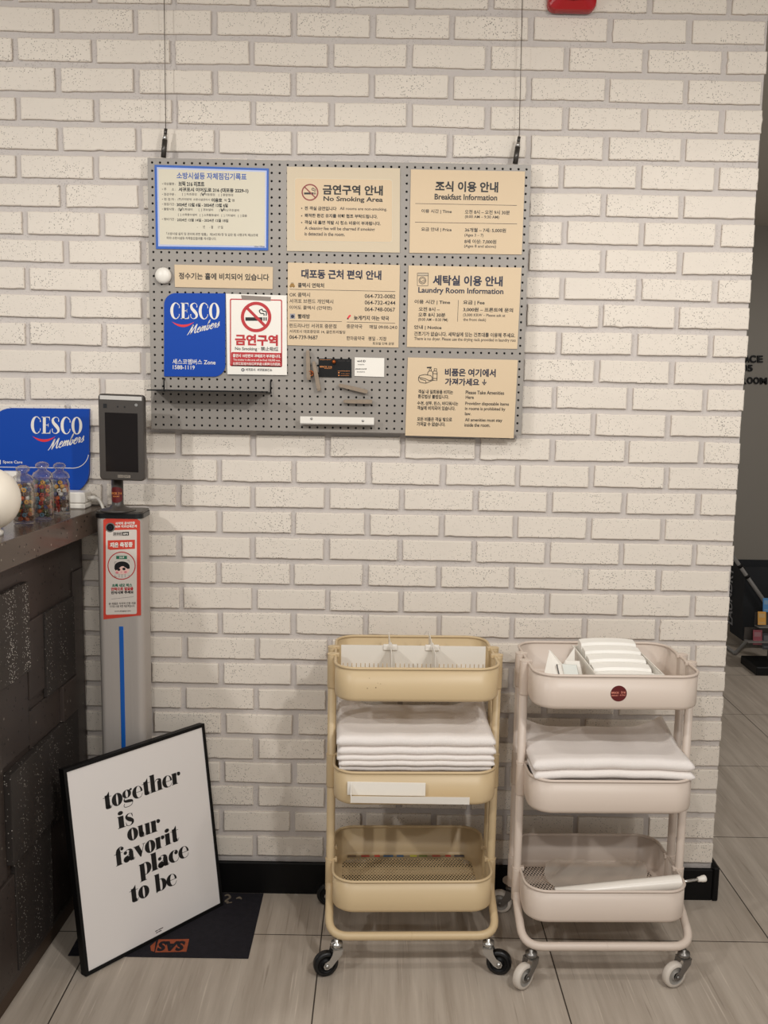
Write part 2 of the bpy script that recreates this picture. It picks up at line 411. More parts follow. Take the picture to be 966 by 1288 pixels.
PINK = mat('pink print', (226, 130, 140), 0.5)
LIGHTBAR = mat('frosted light bar', (196, 192, 186), 0.3)

def clear_mat(name, rough=0.05, tint=(245, 245, 245), amt=0.86, gloss=False, edge=0.75):
    m = bpy.data.materials.new(name); m.use_nodes = True; nt = m.node_tree; nt.nodes.clear(); L = nt.links.new
    o = nt.nodes.new('ShaderNodeOutputMaterial'); t = nt.nodes.new('ShaderNodeBsdfTransparent'); t.inputs[0].default_value = lin(tint)
    g = nt.nodes.new('ShaderNodeBsdfGlossy') if gloss else nt.nodes.new('ShaderNodeBsdfPrincipled'); g.inputs[0].default_value = lin((236, 228, 218)); g.inputs['Roughness'].default_value = rough
    lw = nt.nodes.new('ShaderNodeLayerWeight'); lw.inputs[0].default_value = 0.35
    mr = nt.nodes.new('ShaderNodeMapRange'); mr.inputs['To Min'].default_value = 1-amt; mr.inputs['To Max'].default_value = edge; L(lw.outputs['Facing'], mr.inputs['Value'])
    mx = nt.nodes.new('ShaderNodeMixShader'); L(mr.outputs[0], mx.inputs[0]); L(t.outputs[0], mx.inputs[1]); L(g.outputs[0], mx.inputs[2]); L(mx.outputs[0], o.inputs[0])
    return m
GLASS = clear_mat('clear glass', 0.06, amt=0.95, gloss=True, edge=0.8)
FILM = clear_mat('cloudy plastic film', 0.25, tint=(246, 240, 232), amt=0.74, edge=0.6)
PET = clear_mat('translucent plastic', 0.3, amt=0.35)

# ------------------------------------------------------------------ setting
WALL_X1 = 0.9745; CEIL_Z = 2.5
ROWZ = [2.3412,2.2683,2.1954,2.1228,2.0503,1.9787,1.907,1.8354,1.7638,1.6923,1.6208,1.5483,1.4758,1.4034,1.3325,1.2616,1.1904,1.1192,1.0487,0.9783,0.9064,0.8345,0.765,0.6923,0.6196,0.5467,0.4738,0.4009,0.3299,0.2589,0.184,0.1091,0.0391]
ROWX = [-.0018,-.0078,-.0015,-.0047,.0013,-.0096,.0033,.0039,.0085,.0048,.009,.0015,.0042,-.0045,.0019,-.0048,.0042,-.0057,.0035,-.0065,.0001,-.0018,.0041,.0058,.0066,.0018,.0118,.0012,.0077,.0021,.0039,-.0003,0]
ROWZ = [2.4140, 2.4868] + ROWZ; ROWX = [-.004, -.002] + ROWX
def build_wall():
    m = M(); mo = 0.0085
    m.box((-1.75, mo, 0), (WALL_X1-0.002, 0.2, CEIL_Z), MORTAR)
    rnd = random.Random(3)
    NX, NZ = 12, 5
    for r in range(len(ROWZ)):
        zb = ROWZ[r]; k = r-1 if r < 2 else r-2
        if r == 0: k = -1
        if r == 1: k = -2
        zt = zb+0.0725-0.0165
        if zt < 0.1: continue
        zt = min(zt, CEIL_Z-0.001)
        off = -0.8515+ROWX[r]+(0.1015 if k % 2 else 0)
        for i in range(-6, 11):
            xa = off+0.203*i+0.0082; xb = xa+0.203-0.0164
            if xb < -1.7 or xa > WALL_X1-0.02: continue
            xb = min(xb, WALL_X1)
            j = [rnd.uniform(-0.0014, 0.0014) for _ in range(6)]
            xa2, xb2, zb2, zt2 = xa+j[0], (xb+j[1] if xb < WALL_X1 else xb+rnd.uniform(-0.003, 0.0005)), zb+j[2], zt+j[3]
            yf = rnd.uniform(-0.0008, 0.0008)
            tilt = rnd.uniform(-0.0012, 0.0012)
            rows = []
            e = 0.0022
            def prof(ins, y):
                pts = []
                nx = NX
                for a in range(nx): pts.append((xa2+ins+(xb2-xa2-2*ins)*a/nx, zb2+ins, 0))
                for a in range(NZ): pts.append((xb2-ins, zb2+ins+(zt2-zb2-2*ins)*a/NZ, 1))
                for a in range(nx): pts.append((xb2-ins-(xb2-xa2-2*ins)*a/nx, zt2-ins, 2))
                for a in range(NZ): pts.append((xa2+ins, zt2-ins-(zt2-zb2-2*ins)*a/NZ, 3))
                return pts
            base = prof(0, 0); jit = []
            for p in base:
                q = rnd.uniform(-1, 1); q = q*0.0007 if rnd.random() > 0.06 else q*0.0022
                jit.append(q)
            ring0 = []; ring1 = []; ring2_ = []
            for p, q in zip(base, jit):
                px, pz = p[0], p[1]
                if p[2] in (0, 2): pz += q+tilt*(px-xa2-0.09)/0.09
                else: px += q; pz += tilt*(px-xa2-0.09)/0.09
                ring0.append((px, mo+0.001, pz)); ring1.append((px, yf+0.0016, pz))
                cx, cz = (xa2+xb2)/2, (zb2+zt2)/2
                sx = 1 if px > cx else -1; sz = 1 if pz > cz else -1
                ix = px-sx*e*(1 if abs(px-cx) > (xb2-xa2)/2-0.004 else 0); iz = pz-sz*e*(1 if abs(pz-cz) > (zt2-zb2)/2-0.004 else 0)
                ring2_.append((ix, yf, iz))
            m.loft([ring0, ring1, ring2_], BRICK)
            n = len(ring2_)
            m.add(ring2_, [tuple(range(n))], BRICK)
    return struct('wall_back', m)
build_wall()
m = M(); m.box((-1.75, -3.4, -0.05), (4.6, 3.72, 0), FLOOR); struct('floor', m)
m = M(); m.box((-1.75, -3.4, CEIL_Z), (4.6, 3.72, CEIL_Z+0.05), CEIL); struct('ceiling', m)
m = M(); m.box((0.4, 3.68, 0), (4.6, 3.76, CEIL_Z), GREYWALL); struct('wall_far', m)
m = M(); m.box((4.6, 0.0, 0), (4.68, 3.76, CEIL_Z), GREYWALL); struct('wall_right', m)
m = M(); m.box((-1.75, -0.014, 0), (0.972, 0.0, 0.0935), SKIRT, 0.002)
m.box((0.972, -0.018, 0), (0.989, 0.2, 0.101), SKIRT, 0.003); struct('baseboard_back', m)
m = M(); m.box((0.4, 3.666, 0), (4.6, 3.68, 0.10), SKIRT); struct('baseboard_far', m)
# ------------------------------------------------------------------ pegboard and its hanging wires
YB = -0.040                                    # face of the board
PX0, PX1, PZ0, PZ1 = -0.613, 0.3700, 1.3315, 2.0230
def build_pegboard():
    root = thing('pegboard', 'grey metal pegboard covered in notices, hanging on the brick wall', 'pegboard', ((PX0+PX1)/2, 0, PZ0))
    m = M(); nx, nz = 48, 34; dx = (PX1-PX0)/nx; dz = (PZ1-PZ0)/nz; r = 0.0031; t = 0.004
    vs = []; fs = []
    for i in range(nx):
        for k in range(nz):
            b = len(vs); xa, xb, za, zb = PX0+i*dx, PX0+(i+1)*dx, PZ0+k*dz, PZ0+(k+1)*dz
            cx, cz = (xa+xb)/2, (za+zb)/2
            vs += [(xa,YB,za),(xb,YB,za),(xb,YB,zb),(xa,YB,zb)]
            for q in range(8):
                a = -3*PI/4+q*PI/4; vs.append((cx+r*math.cos(a), YB, cz+r*math.sin(a)))
            for q in range(8):
                a = -3*PI/4+q*PI/4; vs.append((cx+r*math.cos(a), YB+t, cz+r*math.sin(a)))
            for s in range(4):
                fs.append((b+s, b+(s+1)%4, b+4+(2*s+2)%8, b+4+2*s+1, b+4+2*s))
            for q in range(8):
                fs.append((b+4+q, b+4+(q+1)%8, b+12+(q+1)%8, b+12+q))
    m.add(vs, fs, BOARD)
    obj('perforated_sheet', m, root)
    m = M(); e = 0.0015
    m.box((PX0, YB+e/2, PZ0-e), (PX1, -0.014, PZ0), BOARD); m.box((PX0, YB+e/2, PZ1), (PX1, -0.014, PZ1+e), BOARD)
    m.box((PX0-e, YB+e/2, PZ0-e), (PX0, -0.014, PZ1+e), BOARD); m.box((PX1, YB+e/2, PZ0-e), (PX1+e, -0.014, PZ1+e), BOARD)
    obj('folded_edge', m, root)
    m = M(); m.box((PX0+0.002, YB+0.007, PZ0+0.002), (PX1-0.002, YB+0.010, PZ1-0.002), BLACK); obj('hole_shade_sheet', m, root)  # added black sheet, stands in for the shaded gap seen through the holes
build_pegboard()
def wire(px, top, y0, y1, lab):
    a = at(px[0], y0, -0.03); b = at(px[1], y1, -0.03); c = at(top[0], top[1], -0.03)
    root = thing('suspension_cable', lab, 'cable', (b.x, -0.03, b.z), 0, 'steel cables holding up the pegboard')
    d = (c-a).normalized(); e = a+d*((CEIL_Z-0.001-a.z)/d.z)
    m = M(); m.tube([a, e], 0.0011, WIRE, 6); obj('wire', m, root)
    m = M(); q = (a-b)
    m.tube([b, b+q*0.62], 0.0068, GUNMETAL, 10); m.tube([b+q*0.62, b+q*0.72, b+q*0.80], [0.0068, 0.0052, 0.0042], STEEL, 10); m.tube([b+q*0.78, a], 0.0042, GUNMETAL, 10)
    obj('cable_clamp', m, root)
wire((208.5, 205.5), (206.5, 0), 162, 198, 'thin steel cable with dark clamp holding the left end of the pegboard')
wire((653, 648), (657, 0), 172, 206, 'thin steel cable with dark clamp holding the right end of the pegboard')

# ------------------------------------------------------------------ notices
YS = YB-0.0030                                  # front of a sheet
def sheet(name, label, corners, mt=None, cat='sign', group='cream notices on the pegboard', y=YS, thick=0.0022, extra=None):
    mt = mt or SHEET
    P = [at(cx, cy, y) for cx, cy in corners]    # TL TR BR BL
    root = thing(name, label, cat, (sum(p.x for p in P)/4, y, min(p.z for p in P)), 0, group)
    m = M(); m.prism([P[3], P[2], P[1], P[0]], (0, thick, 0), mt)
    if extra: extra(m)
    obj('sheet', m, root)
    return root
def letters(root, lines, Y=YS-0.0003, name='lettering', extra=None):
    m = M()
    for L in lines:
        t, x0, x1, yc, h = L[:5]; mt = L[5] if len(L) > 5 else INK; b = L[6] if len(L) > 6 else 0.0
        m.ptext(t, x0, x1, yc, h, Y, mt, b)
    if extra: extra(m)
    return obj(name, m, root)
def px(Y): return lambda x, y: at(x, y, Y)
def pictogram(root, fn, name='pictogram'):
    m = M(); fn(m); return obj(name, m, root)
def scl(s, ox, oy, rows):
    out = []
    for r in rows:
        out.append((r[0], ox+r[1]/s, ox+r[2]/s, oy+r[3]/s, r[4]/s)+tuple(r[5:]))
    return out
YT = YS-0.0003; YT2 = YS-0.0006; YT3 = YS-0.0009

# fire inspection record
def ex(m):
    f = px(YS-0.0002)
    for q in ((197.3,210.2,335.5,214.6,334.8,311.6,199.0,309.8),):
        m.poly([f(q[0],q[1]), f(q[2],q[3]), f(q[4],q[5]), f(q[6],q[7])], PALEBLUE)
    f = px(YS-0.0004)
    m.poly([f(199.3,212.4), f(333.6,216.4), f(333.0,309.4), f(201.0,307.6)], FORM)
r = sheet('inspection_record', 'blue bordered fire inspection record filled in by hand, top left of the pegboard', [(194.3,207.2),(338,211.8),(337.3,315),(196.2,313)], BORDERBLUE, group=None, extra=ex)
letters(r, scl(3.864, 180, 160, [
    ('소방시설등 자체점검기록표', 163, 503, 238, 33, TITLEBLUE, 0.02),
    ('• 대상물명 :', 92, 158, 275, 13, INKGREY),
    ('• 주      소 :', 92, 158, 302, 13, INKGREY),
    ('• 점검구분 :', 92, 158, 326, 13, INKGREY),
    ('• 점 검 자 :', 92, 158, 350, 13, INKGREY),
    ('• 점검기간 :', 92, 158, 374, 13, INKGREY),
    ('• 불량사항 :', 92, 158, 398, 13, INKGREY),
    ('• 정비기간 :', 92, 158, 447, 13, INKGREY),
    ('[  ] 최초점검    [  ] 작동점검    [  ] 종합점검', 190, 437, 328, 14, INKGREY),
    ('(주)우리방재  소방시설관리사', 168, 326, 352, 14, INKGREY),
    ('외', 394, 406, 355, 14, INKGREY),
    ('명', 432, 444, 356, 13, INKGREY),
    ('[  ] 소화설비       [  ] 경보설비       [  ] 피난구조설비', 170, 466, 402, 14, INKGREY),
    ('[  ] 소화용수설비   [  ] 소화활동설비   [  ] 기타설비   [  ] 없음', 170, 505, 428, 14, INKGREY),
    ('-       년      - 월      17 일', 262, 388, 485, 15, INKGREY),
    ('「소방시설 설치 및 관리에 관한 법률」 제24조제1항 및 같은 법 시행규칙 제25조에', 113, 557, 521, 14, INKGREY),
    ('따라 소방시설등 자체점검결과를 게시합니다.', 115, 356, 540, 14, INKGREY),
    ('210mm × 297mm', 540, 590, 580, 7, INKGREY)]), Y=YS-0.0006, name='printed_text')
letters(r, scl(3.864, 180, 160, [
    ('브릭 216 리조트', 172, 298, 276, 25, INK, 0.035),
    ('서귀포시 이어도로 216 (대포동 2229-1)', 172, 512, 307, 24, INK, 0.035),
    ('이용호', 332, 384, 355, 20, INK, 0.04),
    ('2', 413, 425, 355, 18, INK, 0.04),
    ('2024년 12월 6일 - 2024년 12월 6일', 163, 412, 378, 18, INK, 0.035),
    ('2024년 12월 14일 - 2024년 12월 18일', 165, 414, 452, 16, INK, 0.02)]), Y=YS-0.0006, name='handwriting')
for p in ([(284,318,3),(291,330,5),(304,312,2)], [(176,392,3),(182,406,5),(192,390,2)], [(378,394,3),(384,408,5),(396,388,2)]):
    pictogram(r, lambda m: m.polys([[(180+a/3.864, 160+b/3.864) for a, b in q] for q in stroke2(p)], px(YS-0.0007), INK), 'check_mark')

# no smoking area
def ex(m):
    pts = rrect(370.9, 225.2, 493.2, 303.6, 3.2)
    m.poly([at(x, y+(x-432)*0.015, YS-0.0006) for x, y in pts], SHEET)
    m.prism([at(x, y+(x-432)*0.015, YS-0.0003) for x, y in rrect(370.4,224.7,493.7,304.3,3.4)], (0, 0.0003, 0), FORM)
r = sheet('no_smoking_notice', 'cream no smoking area notice inside a wide clear laminate margin', [(361,209.6),(503.2,211.6),(502.8,317.8),(361,315.6)], SHEET2, extra=ex)
Y2 = YS-0.0009
letters(r, scl(5.682, 350, 180, [('금연구역 안내', 318, 747, 336, 72, INK, 0.03), ('No Smoking Area', 323, 747, 405, 44, INK, 0.012),
    ('•', 163, 172, 466, 9), ('전 객실 금연입니다', 188, 416, 467, 28, INK, 0.015), ('All rooms are non-smoking.', 440, 777, 473, 27, INKGREY),
    ('•', 163, 172, 520, 9), ('쾌적한 환경 유지를 위해 협조 부탁드립니다.', 188, 710, 521, 28, INK, 0.015),
    ('•', 163, 172, 568, 9), ('객실 내 흡연 적발 시 청소 비용이 부과됩니다.', 188, 732, 570, 28, INK, 0.015),
    ('A cleaning fee will be charged if smoking', 188, 690, 615, 30, INKGREY, 0.006), ('is detected in the room.', 188, 475, 650, 26, INKGREY, 0.006)]), Y=Y2)
def nosmoke(cx, cy, ro, ri, ring, Y, bar, sm):
    def fn(m):
        f = px(Y)
        k = ro
        m.polys(rect2(cx-0.70*k, cy+0.02*k, cx+0.42*k, cy+0.25*k), f, bar)
        m.polys(rect2(cx+0.48*k, cy+0.02*k, cx+0.56*k, cy+0.25*k), f, bar); m.polys(rect2(cx+0.62*k, cy+0.02*k, cx+0.70*k, cy+0.25*k), f, bar)
        m.polys(stroke2([(cx+0.52*k,cy-0.08*k,0.07*k),(cx+0.50*k,cy-0.22*k,0.07*k),(cx+0.30*k,cy-0.24*k,0.07*k),(cx+0.22*k,cy-0.42*k,0.07*k),(cx+0.40*k,cy-0.52*k,0.07*k)]), f, bar)
        m.polys(stroke2([(cx+0.66*k,cy-0.08*k,0.07*k),(cx+0.66*k,cy-0.34*k,0.07*k),(cx+0.44*k,cy-0.40*k,0.07*k),(cx+0.40*k,cy-0.52*k,0.07*k)]), f, bar)
        f2 = px(Y-0.0002)
        m.polys(ring2(cx, cy, ro, ri, 40), f2, ring); q = (ro+ri)/2*0.707
        m.polys(line2(cx-q, cy-q, cx+q, cy+q, (ro-ri)*0.9), f2, ring)
    return fn
pictogram(r, nosmoke(389.9, 241.9, 10.6, 9.0, DARKRED, Y2, INK, INK))

# breakfast
r = sheet('breakfast_notice', 'cream breakfast information notice, top right of the pegboard', [(516.8,213),(660.4,215.6),(656.3,320.2),(515,318)])
def ex(m):
    f = px(YT)
    for q in ((120,515,806,528),(118,641,806,653)):
        m.polys(line2(500+q[0]/5.367,160+q[1]/5.367,500+q[2]/5.367,160+q[3]/5.367,0.55), f, INKGREY)
letters(r, scl(5.367, 500, 160, [('조식 이용 안내', 255, 680, 402, 72, INK, 0.03), ('Breakfast Information', 250, 673, 472, 40, INK, 0.012),
    ('이용 시간 | Time', 162, 366, 569, 30, INK, 0.006), ('오전 8시 – 오전 9시 30분', 455, 758, 574, 29, INK, 0.006), ('(8:00 AM – 9:30 AM)', 455, 686, 608, 25, INKGREY),
    ('요금 안내 | Price', 160, 365, 692, 30, INK, 0.006), ('36개월 – 7세: 5,000원', 455, 732, 696, 30, INK, 0.006), ('(Ages 3 – 7)', 452, 580, 731, 25, INKGREY),
    ('8세 이상: 7,000원', 452, 667, 773, 30, INK, 0.006), ('(Ages 8 and above)', 450, 665, 806, 25, INKGREY)]), extra=ex)

# nearby conveniences
r = sheet('convenience_notice', 'cream notice of taxi and pharmacy phone numbers, middle of the pegboard', [(362,330.2),(503,333.4),(501.2,437.2),(361.4,434.2)])
def ex(m):
    f = px(YT); k = 5.682
    for q in ((80,249,837,265),(80,475,455,480),(488,483,835,491)):
        m.polys(line2(350+q[0]/k,320+q[1]/k,350+q[2]/k,320+q[3]/k,0.55), f, INKGREY)
letters(r, scl(5.682, 350, 320, [('대포동 근처 편의 안내', 165, 737, 144, 68, NAVY, 0.03), ('콜택시 연락처', 140, 327, 221, 34, INK, 0.02),
    ('OK 콜택시', 80, 227, 288, 31), ('064-732-0082', 618, 837, 299, 29), ('서귀포 브랜드 개인택시', 80, 393, 335, 31), ('064-732-4244', 618, 837, 345, 29),
    ('이어도 콜택시 (안덕면)', 80, 383, 383, 32), ('064-748-0067', 618, 835, 393, 29), ('빨래방', 140, 227, 443, 33, INK, 0.02), ('늦게까지 여는 약국', 540, 792, 455, 33, INK, 0.02),
    ('런드리나인 서귀포 중문점', 80, 415, 511, 31), ('서귀포시 대포중앙로 14, 골든트리빌딩', 80, 478, 553, 25), ('064-739-9687', 80, 283, 592, 28),
    ('중문약국', 488, 600, 515, 30), ('매일 09:00-24:0', 652, 850, 519, 29), ('한마음약국   평일 - 지정', 488, 770, 601, 30), ('토요일 단축 운영', 675, 825, 637, 20)]), extra=ex)
def P5(pl): return [[(350+a/5.682, 320+b/5.682) for a, b in q] for q in pl]
def icon(m):
    m.polys(P5([[(82,222),(118,222),(120,232),(80,232)], [(90,208),(110,208),(116,221),(84,221)]]), px(YT), mat('taxi icon yellow', (150, 110, 40), 0.5))
    m.polys(P5(rect2(90,203,110,206)+rect2(86,232,94,236)+rect2(106,232,114,236)), px(YT), INK)
pictogram(r, icon, 'taxi_icon')
def icon(m):
    m.polys(P5(rect2(84,424,120,460)), px(YT), mat('washer icon grey', (150, 146, 150), 0.5)); m.polys(P5(disc2(102,443,12)), px(YT2), NAVY)
pictogram(r, icon, 'washing_machine_icon')
def icon(m):
    m.polys(P5(stroke2([(494,462,10),(502,450,12),(510,440,13),(518,436,12)])), px(YT), SMILE); m.polys(P5(disc2(497,459,6)), px(YT2), BROWNRED)
pictogram(r, icon, 'pill_icon')

# laundry room
r = sheet('laundry_notice', 'cream laundry room information notice with a washing machine icon', [(514,333.8),(656,336.6),(650.6,438.9),(511.8,436.4)])
def ex(m):
    f = px(YT); k = 5.367
    m.polys(line2(500+411/k,320+308/k,500+405/k,320+454/k,0.5), f, INKGREY)
letters(r, scl(5.367, 500, 320, [('세탁실 이용 안내', 238, 710, 178, 70, NAVY, 0.03), ('Laundry Room Information', 140, 715, 250, 50, NAVY, 0.012),
    ('이용 시간 | Time', 115, 355, 323, 32, INK, 0.012), ('오전 8시 –', 143, 285, 370, 28, INK, 0.012), ('오후 8시 30분', 140, 323, 408, 29, INK, 0.012), ('(8:00 AM – 8:30 PM)', 140, 340, 443, 25, INKGREY),
    ('요금 | Fee', 443, 588, 327, 32, INK, 0.012), ('3,000원 – 프론트에 문의', 443, 780, 375, 30, INK, 0.012), ('(3,000 KRW – Please ask at', 443, 727, 413, 25, INKGREY), ('the front desk)', 443, 597, 443, 25, INKGREY),
    ('안내 | Notice', 112, 297, 494, 31, INK, 0.012), ('건조기가 없습니다. 세탁실에 있는 건조대를 이용해 주세요.', 112, 795, 541, 30, INK, 0.008),
    ('There is no dryer. Please use the drying rack provided in laundry roo', 112, 798, 577, 27, INKGREY)]), extra=ex)
def icons(m):
    f = px(YT); k = 5.367
    def P(pl): return [[(500+a/k, 320+b/k) for a, b in q] for q in pl]
    for a, b, c, d in ((134,126,208,126),(134,212,206,212),(134,126,134,212),(208,126,205,212),(134,144,207,144)): m.polys(P(line2(a,b,c,d,3)), f, INKGREY)
    m.polys(P(rect2(138,128,206,142)), px(YT+0.0001), mat('washer icon panel', (186, 170, 146), 0.5))
    m.polys(P(ring2(168,176,25,21,24)), f, INKGREY); m.polys(P(ring2(168,176,17,14,24)), f, INKGREY); m.polys(P(stroke2([(152,178,3),(162,184,3),(174,176,3),(184,180,3)])), f, INKGREY)
pictogram(r, icons, 'washing_machine_icon')

# amenities
r = sheet('amenities_notice', 'cream amenities notice with bottle icon, hanging below the edge of the pegboard', [(513,449.6),(651.4,452.8),(646,551.2),(509.7,547.8)])
letters(r, scl(5.367, 500, 430, [('비품은 여기에서', 320, 663, 208, 54, NAVY, 0.03), ('가져가세요', 320, 552, 271, 50, NAVY, 0.03), ('↓', 570, 602, 272, 40, NAVY, 0.03),
    ('객실 내 일회용품 비치는', 140, 375, 338, 28, INK, 0.015), ('환경법상 불법입니다.', 138, 347, 370, 28, INK, 0.015), ('수건, 샴푸, 린스, 바디워시는', 133, 410, 416, 28, INK, 0.015),
    ('객실에 비치되어 있습니다.', 133, 390, 448, 28, INK, 0.015), ('모든 비품은 객실 밖으로', 133, 368, 523, 28, INK, 0.015), ('가져갈 수 없습니다.', 130, 323, 556, 28, INK, 0.015),
    ('Please Take Amenities', 460, 720, 343, 25, INK, 0.008), ('Here', 460, 515, 374, 23, INK, 0.008), ('Providing disposable items', 457, 752, 421, 28, INK, 0.008), ('in rooms is prohibited by', 455, 728, 455, 28, INK, 0.008),
    ('law.', 455, 497, 485, 22, INK, 0.008), ('All amenities must stay', 455, 707, 531, 28, INK, 0.008), ('inside the room.', 452, 625, 562, 24, INK, 0.008)]))
def icons(m):
    f = px(YT); k = 5.367
    def S(p, w=4.5): m.polys([[(500+a/k, 430+b/k) for a, b in q] for q in stroke2([(x, y, w) for x, y in p], smooth=False)], f, INK)
    S([(142,240),(150,228),(185,220),(225,228),(233,240),(233,262),(190,280),(150,272),(142,258),(142,240)]); S([(142,240),(185,248),(215,262),(233,256)]); S([(150,250),(190,262),(192,280)])
    S([(203,222),(205,205),(215,196),(228,196),(238,205),(240,258),(234,262)]); S([(215,196),(215,182),(228,182),(228,196)]); S([(198,174),(230,172)], 9); S([(221,174),(221,182)])
    S([(240,205),(246,196),(264,198),(268,208),(266,262),(240,260)]); S([(248,196),(248,180),(264,181),(263,198)]); S([(240,214),(268,216)]); S([(240,246),(267,248)])
pictogram(r, icons, 'toiletries_icon')

# water purifier strip
r = sheet('water_purifier_notice', 'narrow cream strip notice with one line of Korean beside the white knob', [(219.4,332.8),(343.3,335.8),(342.8,363.6),(220,361)], thick=0.003)
letters(r, scl(5.084, 180, 320, [('정수기는 홀에 비치되어 있습니다', 228, 805, 142, 44, INK, 0.012)]))

# white knob
c = at(206.2, 347.1, YB)
m = M(); m.lathe([(0.006, YB-c.y), (0.0075, -0.004), (0.0205, -0.005), (0.0212, -0.009), (0.019, -0.014), (0.013, -0.0175), (0.005, -0.019), (0.0005, -0.0192)], c, WHITE, 28, 'y')
single('knob', m, 'round white knob at the left edge of the pegboard', 'knob', c)

# ------------------------------------------------------------------ cleaning company signs
def didone(s):
    """condensed high contrast capitals, unit cap height, returns polygons and width"""
    out = []; x = 0
    def A(pl): out.extend([[(px_+x, py) for px_, py in q] for q in pl])
    for ch in s:
        if ch in 'CO':
            w_ = 0.62
            if ch == 'O': A(ring2(0.32, 0.5, 0.32, 0.15, 30, 0.52, 0.47))
            else:
                A(ring2(0.32, 0.5, 0.32, 0.18, 26, 0.52, 0.475, 0.36, 48, 312)); A(stroke2([(0.53,0.90,0.02),(0.56,0.80,0.035),(0.565,0.68,0.05)])); A(stroke2([(0.50,0.08,0.02),(0.545,0.18,0.03),(0.565,0.30,0.04)]))
                w_ = 0.60
        elif ch == 'E':
            A(rect2(0.07,0,0.24,1)); A(rect2(0,0,0.5,0.035)); A(rect2(0,0.965,0.48,1)); A(rect2(0.24,0.49,0.40,0.525))
            A([[(0.48,1),(0.30,0.965),(0.44,0.93),(0.48,0.74)]]); A([[(0.52,0.28),(0.46,0.08),(0.30,0.035),(0.51,0)]]); A([[(0.40,0.64),(0.36,0.52),(0.36,0.49),(0.40,0.37)]]); w_ = 0.53
        elif ch == 'S':
            A(stroke2([(0.43,0.72,0.05),(0.42,0.90,0.03),(0.26,0.985,0.04),(0.09,0.86,0.12),(0.12,0.66,0.17),(0.27,0.48,0.20),(0.40,0.30,0.17),(0.40,0.12,0.11),(0.24,0.015,0.04),(0.07,0.10,0.03),(0.05,0.30,0.05)])); w_ = 0.50
        x += w_+0.045
    return out, x-0.045
def script(letters_, slant=0.34):
    """brush script 'Members', x height 1"""
    G = {'M': ([[(0,0,.10),(.22,.5,.16),(.5,1.75,.2),(.52,1.2,.24),(.6,.2,.2),(.62,.05,.14),(.85,.8,.15),(1.2,1.7,.2),(1.22,1.2,.24),(1.28,.25,.22),(1.45,.02,.16),(1.6,.2,.1)]], 1.6),
         'e': ([[(0,.2,.1),(.22,.45,.12),(.48,.75,.14),(.42,1.0,.13),(.22,.92,.2),(.12,.5,.24),(.2,.12,.2),(.42,0,.15),(.65,.25,.1)]], .62),
         'm': ([[(0,.25,.1),(.15,.9,.14),(.2,.95,.22),(.18,.05,.2)], [(.18,.3,.1),(.42,.9,.14),(.52,.85,.22),(.50,.05,.2)], [(.50,.3,.1),(.74,.9,.14),(.85,.8,.22),(.84,.2,.2),(.95,.02,.14),(1.1,.25,.1)]], 1.08),
         'b': ([[(0,.2,.1),(.2,1.2,.16),(.3,1.8,.14),(.2,1.7,.2),(.14,.6,.24),(.24,.08,.2),(.42,.05,.16),(.58,.45,.2),(.5,.85,.14),(.42,.7,.1),(.75,.72,.1)]], .72),
         'r': ([[(0,.25,.1),(.15,1.0,.16),(.16,.85,.14),(.38,.88,.15),(.36,.4,.22),(.42,.05,.16),(.6,.25,.1)]], .58),
         's': ([[(0,.2,.1),(.2,.6,.12),(.3,1.05,.16),(.34,.7,.2),(.44,.35,.22),(.34,.03,.18),(.1,.06,.12)], [(.36,.04,.12),(.62,.3,.08)]], .6)}
    out = []; x = 0
    for ch in letters_:
        st, w_ = G[ch]
        for p in st: out += stroke2([(a+x+b*slant, b, c*0.92) for a, b, c in p], 5)
        x += w_
    return out, x
def fitpoly(pl, x0, x1, yb0, yb1, h, w0):
    """maps unit letters to pixel coordinates: baseline from (x0,yb0) to (x1,yb1), unit height h px"""
    return [[(x0+(x1-x0)*a/w0, yb0+(yb1-yb0)*a/w0-b*h) for a, b in q] for q in pl]
def cesco(m, Y, x0, x1, ytop, ybot, dy, sx0, sx1, sy0, sy1, sh, sm):
    pl, w0 = didone('CESCO'); f = px(Y)
    m.polys(fitpoly(pl, x0, x1, ybot-dy/2, ybot+dy/2, ybot-ytop, w0), f, WHITE)
    pl, w0 = script('Members')
    m.polys(fitpoly(pl, sx0, sx1, sy0, sy1, sh, w0), f, WHITE)
    a, b, y, d = sm
    n = 16; up = []; lo = []
    for k in range(n+1):
        t = k/n; s = 4*t*(1-t); up.append((a+(b-a)*t, y+d*0.55*s+0.3*(t-.5))); lo.append((a+(b-a)*t, y+d*s+0.3*(t-.5)))
    m.polys([[up[k], up[k+1], lo[k+1], lo[k]] for k in range(n)], f, SMILE)
def leaf(x0, y0, x1, y1, rt, rb, skew):
    pts = []
    for k in range(9): a = math.radians(180+90*k/8); pts.append((x0+rt+rt*math.cos(a), y0+rt+rt*math.sin(a)))
    pts.append((x1, y0))
    for k in range(9): a = math.radians(0+90*k/8); pts.append((x1-rb+rb*math.cos(a), y1-rb+rb*math.sin(a)))
    pts.append((x0, y1))
    return [(x, y+(x-(x0+x1)/2)*skew) for x, y in pts]
